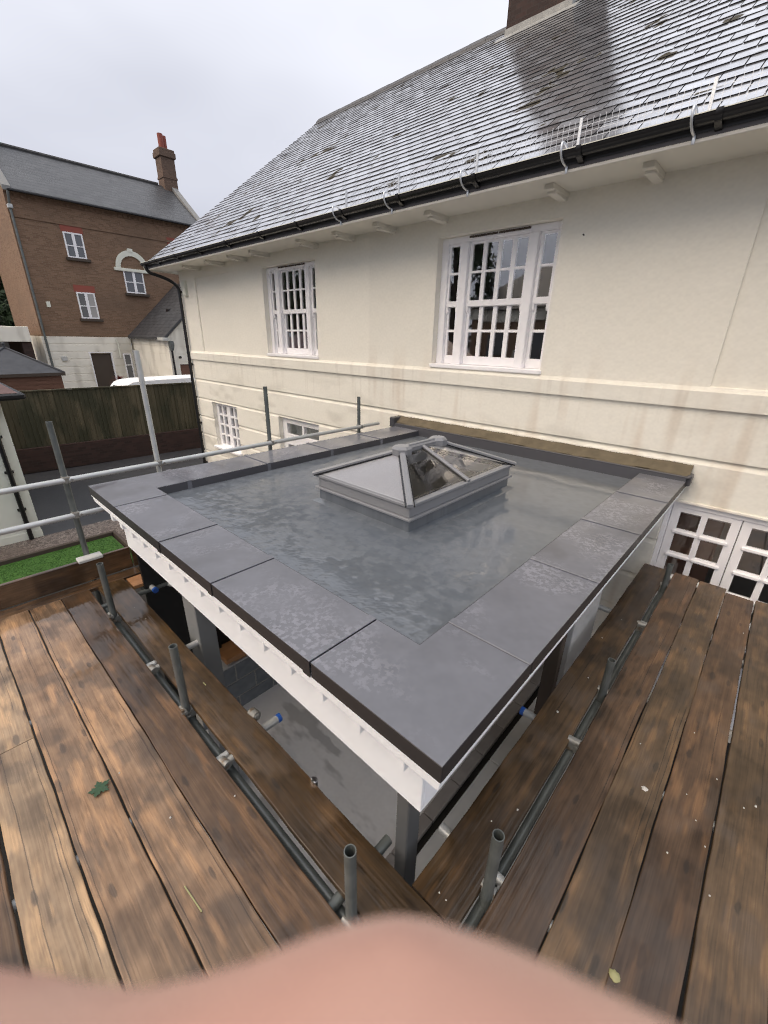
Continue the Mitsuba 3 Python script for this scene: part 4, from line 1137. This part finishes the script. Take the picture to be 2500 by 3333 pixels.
put(ga, 'plinth', box(gxw - 0.01, gxw + 0.012, -8.0, gyw + 0.012, G, G + 0.16, 0.004), 'garage_render', smooth=False)

# ------------------------------------------------------------------ fence
fe = thing('timber_fence', 'tall mossy vertical board fence on a dark brick base across the driveway', 'fence')


def fx(y):
    return -16.62 + (y - 1.6) * 0.072


y = -1.5
i = 0
while y < 9.5:
    j = rng.uniform(-0.006, 0.006)
    m = box(-0.011, 0.011, -0.006, 0.131, -3.30, -1.645 + rng.uniform(-0.004, 0.004), 0.003)
    m.apply_transform(trimesh.transformations.rotation_matrix(0.10, [0, 0, 1]))
    m.apply_translation((fx(y) + j, y, 0))
    put(fe, 'fence_board', m, 'fence_wood', smooth=False)
    y += 0.125
ba = lambda y0, y1, a, b, z0, z1: hull([(fx(y) + x, y, z) for y in (y0, y1) for x in (a, b) for z in (z0, z1)])  # noqa: E731
put(fe, 'capping_rail', ba(-1.5, 9.5, -0.04, 0.045, -1.64, -1.605), 'fence_wood', smooth=False)
put(fe, 'back_rail', cat(ba(-1.5, 9.5, -0.09, -0.03, -2.0, -1.9), ba(-1.5, 9.5, -0.09, -0.03, -3.1, -3.0)), 'fence_wood', smooth=False)
put(fe, 'brick_base', ba(-1.5, 9.5, -0.12, 0.10, G, -3.31), 'dark_brick', smooth=False, label='dark wet brick base')

# ------------------------------------------------------------------ white van behind the fence
van = thing('white_van', 'white van roof showing above the fence', 'van')
vp = [(5.0, -3.55), (4.86, -2.9), (4.92, -2.6), (5.02, -2.45), (5.6, -1.80), (5.80, -1.72), (6.2, -1.68), (8.2, -1.655), (9.6, -1.67), (9.8, -1.75), (9.86, -2.4), (9.86, -3.6), (9.4, -3.68), (5.4, -3.68)]
vb = extr(vp, 'x', -20.3, -18.45)
vv2 = np.array(vb.vertices)
vv2[:, 0] = -19.375 + (vv2[:, 0] + 19.375) * (1 - 0.10 * np.clip((vv2[:, 2] + 2.6) / 0.95, 0, 1))
vb.vertices = vv2
put(van, 'body', vb, 'van_white', smooth=25)
put(van, 'windscreen', hull([(-20.05, 5.13, -2.32), (-18.7, 5.13, -2.32), (-19.95, 5.50, -1.90), (-18.8, 5.50, -1.90), (-20.05, 5.16, -2.33), (-18.7, 5.16, -2.33)]), 'black_plastic', smooth=False)
for wy in (5.75, 8.9):
    for wx in (-18.5, -20.25):
        wh = put(van, 'wheel', tube((wx - 0.1, wy, G + 0.34), (wx + 0.1, wy, G + 0.34), 0.34, 24), 'tyre_rubber')
        put(wh, 'rim', tube((wx - 0.105, wy, G + 0.34), (wx + 0.105, wy, G + 0.34), 0.2, 18), 'galvanised')
put(van, 'roof_rib', cat([box(-20.1, -18.62, yy, yy + 0.05, -1.668, -1.648, 0.006) for yy in (6.6, 7.3, 8.0, 8.7)]), 'van_white')

# ------------------------------------------------------------------ shed with hipped roof
sh = thing('hip_roof_shed', 'brown timber shed with a dark pyramid roof behind the fence', 'shed')
put(sh, 'wall', box(-22.55, -20.05, 1.35, 3.87, G, -1.46), 'shed_wood', smooth=False)
for k in range(16):
    put(sh, 'cladding_board', box(-20.05, -20.03 + 0.012 * (k % 1), 1.36, 3.86, -1.62 - 0.155 * k + 0.004, -1.465 - 0.155 * k, 0.006), 'shed_wood', smooth=False)
put(sh, 'roof', hull([(-19.95, 1.25, -1.36), (-19.95, 3.97, -1.36), (-22.65, 1.25, -1.36), (-22.65, 3.97, -1.36), (-21.3, 2.62, -0.52)]), 'shed_tile', smooth=False)
put(sh, 'fascia', tri(man(box(-22.68, -19.93, 1.23, 3.99, -1.47, -1.362)) - man(box(-22.5, -20.1, 1.4, 3.8, -2, -1))), 'dark_timber', smooth=False)
put(sh, 'hip_tile', cat([path_tube([np.array(a) * (1 - t) + np.array((-21.3, 2.62, -0.515)) * t for t in np.linspace(0, 1, 8)], 0.035, 8) for a in ((-19.95, 1.25, -1.35), (-19.95, 3.97, -1.35), (-22.65, 3.97, -1.35), (-22.65, 1.25, -1.35))]), 'shed_tile')
put(sh, 'finial', cat(tube((-21.3, 2.62, -0.56), (-21.3, 2.62, -0.42), 0.05, 12), trimesh.creation.icosphere(2, 0.06).apply_translation((-21.3, 2.62, -0.40))), 'shed_tile')

# ------------------------------------------------------------------ the brick house across the drive
bh = thing('brick_house', 'three-storey brown brick house with grey slate roof and white ground floor', 'house')
BX, BY0, BY1 = -27.0, 4.86, 13.75
put(bh, 'wall', cat(box(-33.2, BX, BY0, BY1, -0.15, 5.62), extr([(-33.2, 5.621), (BX, 5.621), (-30.1, 8.0)], 'y', BY0, BY0 + 0.3), extr([(-33.2, 5.621), (BX, 5.621), (-30.1, 8.0)], 'y', BY1 - 0.3, BY1)), 'brown_brick', smooth=False)
put(bh, 'string_course', box(BX - 0.01, BX + 0.05, BY0 + 0.002, BY1, 4.70, 4.80, 0.004), 'brown_brick', smooth=False)
put(bh, 'dentil_course', cat([box(BX + 0.001, BX + 0.06, yy, yy + 0.11, 5.45, 5.60) for yy in np.arange(BY0 + 0.1, BY1 - 0.1, 0.24)] + [box(BX + 0.001, BX + 0.08, BY0, BY1, 5.601, 5.66)]), 'brown_brick', smooth=False)
wallg = man(box(-33.3, BX + 0.04, BY0 - 0.04, 8.72, G, -0.16))
for gz_ in np.arange(-0.50, G, -0.36):
    wallg = wallg - man(extr([(BX + 0.015, gz_ - 0.008), (BX + 0.05, gz_ - 0.03), (BX + 0.05, gz_ + 0.03), (BX + 0.015, gz_ + 0.008)], 'y', BY0 - 0.1, 8.8))
wallg = wallg - man(box(BX - 0.15, BX + 0.2, 6.64, 7.70, -3.9, -0.93)) - man(box(BX - 0.12, BX + 0.2, 8.20, 8.62, -3.2, -0.96))
put(bh, 'rendered_wall', tri(wallg), 'old_render', smooth=False, label='stained white rendered ground floor')
put(bh, 'door', box(BX - 0.149, BX - 0.09, 6.70, 7.64, -3.9, -0.98), 'dark_timber', smooth=False, label='dark open doorway')
put(bh, 'door_frame', cat(box(BX - 0.10, BX + 0.03, 6.642, 6.70, -3.9, -0.932), box(BX - 0.10, BX + 0.03, 7.64, 7.698, -3.9, -0.932), box(BX - 0.10, BX + 0.045, 6.6, 7.74, -0.93, -0.88)), 'white_paint', smooth=False)


def bwin(y0, y1, z0, z1, lintel=True, curtain=False, slim=False):
    f_ = 0.06
    M = man(box(BX - 0.02, BX + 0.045, y0, y1, z0, z1))
    ymid = (y0 + y1) / 2
    cols = [(y0 + f_, ymid - 0.06), (ymid + 0.06, y1 - f_)] if not slim else [(y0 + f_, y1 - f_)]
    zm = z0 + (z1 - z0) * (0.48 if not slim else 0.72)
    rows = [(z0 + f_, zm - 0.02), (zm + 0.02, z1 - f_)]
    for a, b in cols:
        for c, d in rows:
            M = M - man(box(BX - 0.1, BX + 0.1, a, b, c, d))
    w = put(bh, 'window', tri(M), 'white_paint', smooth=False)
    for i, (a, b) in enumerate(cols):
        for c, d in rows:
            put(w, 'pane', box(BX - 0.005, BX + 0.012, a, b, c, d), 'curtain_cloth' if curtain and i else 'window_dark', smooth=False)
    if not slim:
        put(w, 'sill', box(BX - 0.02, BX + 0.16, y0 - 0.09, y1 + 0.12, z0 - 0.13, z0 - 0.003, 0.01), 'dark_timber', smooth=False)
    if lintel:
        put(w, 'lintel', box(BX - 0.02, BX + 0.02, y0 - 0.06, y1 + 0.06, z1 + 0.004, z1 + 0.31), 'red_clay', smooth=False)
    return w


plain('window_dark', (0.10, 0.105, 0.115), 0.12, 0.0, 0.8)
bwin(6.71, 7.50, 3.37, 4.43)
bwin(6.69, 7.48, 0.70, 1.89, curtain=True)
bwin(9.02, 9.98, 2.03, 3.12, lintel=False)
bwin(11.60, 12.5, 3.6, 4.62)
bwin(8.21, 8.61, -3.1, -0.97, lintel=False, slim=True)
ar = []
for r_, z_ in ((0.80, 0.58),):
    pts = [(9.52 + r_ * math.cos(a), 3.17 + r_ * 1.06 * math.sin(a)) for a in np.linspace(0, math.pi, 24)] + [(9.52 + z_ * math.cos(a), 3.17 + z_ * 1.03 * math.sin(a)) for a in np.linspace(math.pi, 0, 24)]
    m = extr(pts, 'x', BX - 0.02, BX + 0.08)
    ar.append(m)
put(bh, 'arch_moulding', cat(ar, box(BX - 0.02, BX + 0.10, 8.62, 10.42, 3.04, 3.18, 0.01), box(BX - 0.02, BX + 0.11, 9.40, 9.64, 3.95, 4.10, 0.01)), 'garage_render', smooth=False, label='cream half-round arch over a window')
put(bh, 'meter_box', box(BX - 0.01, BX + 0.09, 5.36, 5.51, 1.13, 1.38, 0.01), 'garage_render', label='small white box on the brick')
put(bh, 'vent', box(BX + 0.03, BX + 0.10, 5.40, 5.64, -1.30, -1.08, 0.01), 'pale_stone')
rf = put(bh, 'roof', cat(hull([(BX + 0.30, BY0 + 0.28, 5.66), (BX + 0.30, BY1 - 0.28, 5.66), (BX + 0.30, BY0 + 0.28, 5.72), (BX + 0.30, BY1 - 0.28, 5.72), (-30.1, BY0 + 0.28, 8.03), (-30.1, BY1 - 0.28, 8.03), (-30.1, BY0 + 0.28, 8.10), (-30.1, BY1 - 0.28, 8.10)]),
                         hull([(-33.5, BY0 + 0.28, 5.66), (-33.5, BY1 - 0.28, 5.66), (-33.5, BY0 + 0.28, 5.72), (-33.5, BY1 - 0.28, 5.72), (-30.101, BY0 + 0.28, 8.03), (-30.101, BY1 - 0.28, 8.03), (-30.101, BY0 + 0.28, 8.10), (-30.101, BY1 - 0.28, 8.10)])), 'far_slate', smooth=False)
put(rf, 'ridge', path_tube([(-30.1, yy, 8.12) for yy in np.linspace(BY0 + 0.3, BY1 - 0.9, 10)], 0.09, 8), 'ridge_tile')
put(bh, 'gutter', box(BX + 0.26, BX + 0.40, BY0 + 0.1, BY1 - 0.1, 5.60, 5.69, 0.02), 'black_plastic')
for yy in (BY0 - 0.03, BY1 - 0.27):
    put(bh, 'parapet_coping', cat(hull([(BX + 0.25, yy, 5.62), (BX + 0.25, yy + 0.3, 5.62), (-30.1, yy, 8.15), (-30.1, yy + 0.3, 8.15), (BX + 0.25, yy, 5.80), (BX + 0.25, yy + 0.3, 5.80), (-30.1, yy, 8.33), (-30.1, yy + 0.3, 8.33)]),
                                   hull([(-33.4, yy, 5.62), (-33.4, yy + 0.3, 5.62), (-30.101, yy, 8.15), (-30.101, yy + 0.3, 8.15), (-33.4, yy, 5.80), (-33.4, yy + 0.3, 5.80), (-30.101, yy, 8.33), (-30.101, yy + 0.3, 8.33)])), 'parapet_stone', smooth=False)
c2 = put(bh, 'chimney', cat(box(-30.48, -29.72, 13.08, 13.86, 5.0, 9.45, 0.01), box(-30.56, -29.64, 13.00, 13.94, 9.45, 9.72, 0.02), box(-30.52, -29.68, 13.04, 13.90, 9.72, 9.86, 0.02), box(-30.51, -29.69, 13.05, 13.89, 8.45, 8.55)), 'chimney_brick', smooth=False)
mat('chimney_brick', base_color=proc(brick_fn(None, (0.105, 0.066, 0.047), (0.145, 0.092, 0.066), (0.13, 0.10, 0.08), (0.10, 0.07, 0.052))), roughness=0.85)
for i, yy in enumerate((13.34, 13.60)):
    put(c2, 'chimney_pot', trimesh.creation.annulus(0.10, 0.145, 0.72, sections=16).apply_translation((-30.0 - 0.2 * i, yy, 10.2)), 'red_clay')
put(bh, 'chimney', cat(box(-30.6, -29.6, 4.55, 5.50, 7.6, 9.5, 0.01)), 'brown_brick', smooth=False, label='chimney at the left edge')
put(bh, 'downpipe', path_tube(np.vstack([[(BX + 0.3, 4.98, 5.6), (BX + 0.12, 4.96, 5.2)], [(BX + 0.10, 4.95, z) for z in np.linspace(5.0, -3.9, 12)]]), 0.05, 10), 'tube_dark', smooth=True)
put(bh, 'hopper', box(BX + 0.02, BX + 0.22, 4.86, 5.04, 4.98, 5.14, 0.02), 'tube_steel')
# wing
WX, WYE = -22.3, 8.84
wg = man(box(-27.3, WX, WYE, 14.4, G, -0.12)) + man(extr([(WYE, -0.13), (14.4, -0.13), (11.62, 2.45)], 'x', -27.3, WX))
for gz_ in np.arange(-0.50, G, -0.36):
    wg = wg - (man(box(WX - 0.02, WX + 0.1, WYE - 0.1, 15, gz_ - 0.014, gz_ + 0.014)) + man(box(-28, WX + 0.1, WYE - 0.1, WYE + 0.02, gz_ - 0.014, gz_ + 0.014)))
for gz_ in (0.3, 0.9, 1.5):
    wg = wg - man(box(WX - 0.02, WX + 0.1, WYE - 0.1, 15, gz_ - 0.014, gz_ + 0.014))
wg = wg - man(box(WX - 0.15, WX + 0.1, 9.25, 10.3, G, -1.33))
put(bh, 'rendered_wall', tri(wg), 'old_render', smooth=False, label='white rendered gabled wing')
put(bh, 'door', box(WX - 0.14, WX - 0.08, 9.26, 10.29, G, -1.34), 'shed_wood', smooth=False, label='brown door in the wing')
wr = put(bh, 'roof', cat([hull([(WX + 0.15, WYE - 0.2, -0.22), (-27.01, WYE - 0.2, -0.22), (WX + 0.15, WYE - 0.2, -0.10), (-27.01, WYE - 0.2, -0.10), (WX + 0.15, 11.62, 2.53), (-27.01, 11.62, 2.53), (WX + 0.15, 11.62, 2.66), (-27.01, 11.62, 2.66)]),
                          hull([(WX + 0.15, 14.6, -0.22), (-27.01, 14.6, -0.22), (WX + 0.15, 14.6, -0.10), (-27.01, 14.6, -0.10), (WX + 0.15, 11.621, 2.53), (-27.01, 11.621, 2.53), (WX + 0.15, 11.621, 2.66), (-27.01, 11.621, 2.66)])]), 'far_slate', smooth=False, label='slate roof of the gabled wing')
put(wr, 'roof_vent', box(-24.7, -24.4, 9.95, 10.2, 1.05, 1.25, 0.02), 'black_plastic')
put(bh, 'kneeler', box(WX - 0.5, WX + 0.17, WYE - 0.28, WYE - 0.005, -0.26, -0.12, 0.02), 'pale_stone')
put(bh, 'hopper', hull([(WX + 0.02, 8.83, -0.42), (WX + 0.02, 9.05, -0.42), (WX + 0.22, 8.83, -0.42), (WX + 0.22, 9.05, -0.42), (WX + 0.03, 8.88, -0.70), (WX + 0.03, 9.0, -0.70), (WX + 0.14, 8.88, -0.70), (WX + 0.14, 9.0, -0.70), (WX + 0.04, 8.86, -0.26), (WX + 0.2, 8.86, -0.26), (WX + 0.04, 9.02, -0.26), (WX + 0.2, 9.02, -0.26)]), 'tube_dark')
put(bh, 'downpipe', tube((WX + 0.08, 8.94, -0.65), (WX + 0.08, 8.94, G), 0.045, 12), 'black_plastic')
put(bh, 'wall_lamp', cat(tube((WX, 9.26, -0.98), (WX + 0.12, 9.26, -0.98), 0.02, 8), trimesh.creation.icosphere(1, 0.07).apply_translation((WX + 0.14, 9.26, -1.0))), 'black_plastic')
put(bh, 'waste_pipe', path_tube([(BX + 0.09, 8.0, -0.25), (BX + 0.10, 8.06, -0.5), (BX + 0.10, 8.06, -1.2)], 0.03, 8), 'garage_render')
# porch
po = thing('flat_porch', 'cream flat-topped porch beside the brick house at the left edge', 'porch')
put(po, 'parapet', box(-29.5, -26.8, -4.0, 4.38, -0.42, 0.25, 0.02), 'old_render', smooth=False)
put(po, 'back_wall', box(-29.5, -29.3, -4.0, 4.38, G, -0.43), 'dark_brick', smooth=False)
put(po, 'pillar', box(-27.3, -26.9, 4.0, 4.37, G, -0.425), 'dark_brick', smooth=False)
put(po, 'screen', cat([box(-27.6, -27.55, yy, yy + 0.5, G, -0.43) for yy in (-1.0, 0.5, 2.0, 3.1)]), 'post_grey', smooth=False, label='grey panels under the porch')
# red cordyline in a pot
pl = thing('cordyline', 'dark red spiky cordyline by the doorway behind the fence', 'plant')
pc = np.array([-24.0, 6.93, -2.05])
put(pl, 'pot', trimesh.creation.cylinder(0.22, 0.5, sections=16).apply_translation((pc[0], pc[1], G + 0.25)), 'red_clay')
put(pl, 'stem', path_tube([(pc[0], pc[1], z) for z in np.linspace(G + 0.5, pc[2], 6)], 0.035, 8), 'bark')
for i in range(46):
    a, e = rng.uniform(0, 2 * math.pi), rng.uniform(-0.3, 1.3)
    L = rng.uniform(0.35, 0.6)
    d = np.array([math.cos(a) * math.cos(e), math.sin(a) * math.cos(e), math.sin(e)])
    pts = [pc + d * L * t + np.array([0, 0, -0.22 * t * t]) for t in np.linspace(0.02, 1, 6)]
    wv = np.cross(d, [0, 0, 1.0])
    wv /= np.linalg.norm(wv) + 1e-9
    V, F = [], []
    for t, p in zip(np.linspace(0, 1, 6), pts):
        w_ = 0.022 * (1 - t) ** 0.6 + 0.001
        V += [p - wv * w_, p + wv * w_]
    for q in range(5):
        F += [[2 * q, 2 * q + 1, 2 * q + 3], [2 * q, 2 * q + 3, 2 * q + 2]]
    put(pl, 'leaf', trimesh.Trimesh(V, F, process=False), 'leaf_red', smooth=True)


# ------------------------------------------------------------------ trees
def tree(name, x, y, h, rx, rz_, label, seed, n=9000, leaf=0.16, group=None, z0=0.35):
    r = np.random.default_rng(seed)
    t = thing(name, label, 'tree', group)
    put(t, 'trunk', path_tube([(x + 0.15 * math.sin(k), y + 0.1 * math.cos(k * 1.3), G + h * 0.75 * k / 7) for k in range(8)], np.linspace(0.035 * h, 0.006 * h, 8), 10), 'bark')
    limbs, cl = [], []
    for k in range(22):
        a, f = r.uniform(0, 2 * np.pi), r.uniform(z0, 1.0)
        c = np.array([x, y, G + h * f])
        rad = rx * math.sqrt(max(0.06, 1 - ((f - 0.6) / 0.52) ** 2)) * r.uniform(0.45, 1.0)
        e = c + np.array([math.cos(a) * rad, math.sin(a) * rad, r.uniform(-0.3, 0.6)])
        limbs.append(path_tube(bez((x, y, G + h * f * 0.72), (x + (e[0] - x) * 0.4, y + (e[1] - y) * 0.4, G + h * f * 0.85), tuple(e), n=6), np.linspace(0.011 * h, 0.003 * h, 6), 6))
        cl.append((e, r.uniform(0.16, 0.30) * rz_))
    put(t, 'limb', cat(limbs), 'bark')
    for key, share in (('crown_leaf', 0.6), ('crown_dark', 0.4)):
        m = int(n * share)
        ci = r.integers(0, len(cl), m)
        C = np.array([cl[i][0] for i in ci])
        S = np.array([cl[i][1] for i in ci])[:, None]
        d = r.normal(size=(m, 3))
        d /= np.linalg.norm(d, axis=1, keepdims=True)
        P_ = C + d * S * r.uniform(0.2, 1.0, (m, 1)) ** 0.5
        u = r.normal(size=(m, 3))
        u /= np.linalg.norm(u, axis=1, keepdims=True)
        w_ = np.cross(u, r.normal(size=(m, 3)))
        w_ /= np.linalg.norm(w_, axis=1, keepdims=True)
        sz = leaf * r.uniform(0.6, 1.3, (m, 1))
        V = np.stack([P_ - u * sz, P_ + w_ * sz * 0.45, P_ + u * sz, P_ - w_ * sz * 0.45], 1).reshape(-1, 3)
        k4 = np.arange(m) * 4
        F = np.vstack([np.stack([k4, k4 + 1, k4 + 2], 1), np.stack([k4, k4 + 2, k4 + 3], 1)])
        put(t, 'crown', trimesh.Trimesh(V, F, process=False), key, smooth=False)
    return t


tree('evergreen_tree', -39.0, 4.2, 9.0, 2.8, 4.0, 'dark evergreen tree behind the porch at the left edge', 3, n=9000, leaf=0.2)
tree('garden_tree', -19.0, -17.5, 11.5, 3.2, 4.5, 'tree behind the photographer, seen only as a reflection in the right upper window', 5, n=9000, leaf=0.2)
tree('garden_tree', -34.0, -14.5, 11.0, 3.4, 4.6, 'leftmost tree behind the photographer, seen only as a reflection in the left upper window', 8, n=7000, leaf=0.25)
tree('garden_tree', -40.0, -17.5, 13.0, 4.2, 5.2, 'tall tree between the others behind the photographer, seen only as a reflection', 9, n=7000, leaf=0.28)
nh = thing('neighbour_house', 'brick house behind the photographer, seen only as a reflection in the panes', 'house')
put(nh, 'wall', box(-16.5, -6.5, -23.0, -16.0, G, 1.25), 'brown_brick', smooth=False)
put(nh, 'band', box(-16.6, -6.4, -23.1, -15.9, 1.251, 1.9), 'old_render', smooth=False)
put(nh, 'roof', hull([(-16.9, -15.6, 1.95), (-6.1, -15.6, 1.95), (-16.9, -23.4, 1.95), (-6.1, -23.4, 1.95), (-13.6, -19.5, 4.7), (-9.0, -19.5, 4.7)]), 'far_slate', smooth=False)
put(nh, 'chimney', box(-10.5, -9.4, -19.0, -18.0, 3.6, 6.4), 'dark_brick', smooth=False)
for wx in (-15.2, -12.4, -9.4):
    put(nh, 'window', box(wx, wx + 1.2, -16.02, -15.95, -1.0, 0.6), 'window_dark', smooth=False)

# ------------------------------------------------------------------ the photographer's hand in front of the lens
def cam_pt(p):
    return CAM.T @ (np.asarray(p, float) * 0.001)


hand = thing('hand', 'blurred pink fingers of a hand reaching across the bottom of the lens', 'hand')


def chain(js):
    out = []
    for (a, ra), (b, rb) in zip(js[:-1], js[1:]):
        pts = []
        for c, r in ((a, ra), (b, rb)):
            s = trimesh.creation.icosphere(2, r)
            pts.append(np.array(s.vertices) + np.asarray(c, float))
        out.append(man(trimesh.convex.convex_hull(np.vstack(pts))))
    return out


# camera millimetres: x right, y down, z away from the lens
HAND = [
    [((10.6, 21.4, 9.0), 5.6), ((6.0, 20.8, 9.4), 6.9), ((0.5, 19.76, 9.6), 7.6), ((-3.0, 20.3, 9.6), 7.1), ((-8.2, 20.9, 9.4), 6.5), ((-13.5, 20.7, 9.2), 7.35), ((-24, 20.3, 9.0), 7.7), ((-40, 19.0, 8.0), 8.3), ((-58, 24, -2), 9.2), ((-66, 34, -14), 11.0)],
    [((14, 38.5, 7), 6.4), ((4, 37.5, 8), 7.4), ((-16, 37, 9), 8.0), ((-40, 37, 8), 8.6), ((-60, 40, -3), 9.5), ((-68, 48, -14), 11.0)],
    [((8, 55, 7), 6.2), ((-4, 54.5, 8), 7.0), ((-22, 54, 9), 7.8), ((-42, 54, 7), 8.4), ((-60, 56, -4), 9.2), ((-68, 62, -14), 11.0)],
    [((-4, 70, 6), 5.4), ((-14, 69.5, 7), 6.2), ((-28, 69, 8), 6.8), ((-44, 69, 5), 7.4), ((-60, 71, -6), 8.4), ((-68, 75, -14), 10.0)],
    [((-66, 34, -14), 12.0), ((-68, 75, -14), 11.0), ((-72, 100, -30), 13.0), ((-70, 62, -26), 13.0), ((-66, 34, -14), 12.0)],
    [((-72, 100, -30), 14.0), ((-66, 66, -34), 13.0), ((-60, 40, -34), 11.5), ((-44, 22, -30), 9.5), ((-26, 10, -26), 8.6), ((-16, 4, -24), 7.4)],
    [((-72, 100, -30), 18.0), ((-74, 128, -44), 22.0), ((-78, 190, -70), 27.0)],
]
parts = [m for c in HAND for m in chain(c)]
body = parts[0]
for m in parts[1:]:
    body = body + m
body = body.refine_to_length(2.4)
hm = tri(body)
hm.merge_vertices()
trimesh.smoothing.filter_taubin(hm, lamb=0.5, nu=0.52, iterations=10)
hm.vertices = (np.asarray(hm.vertices) * 0.001) @ CAM
put(hand, 'skin', hm, 'skin', smooth=True)
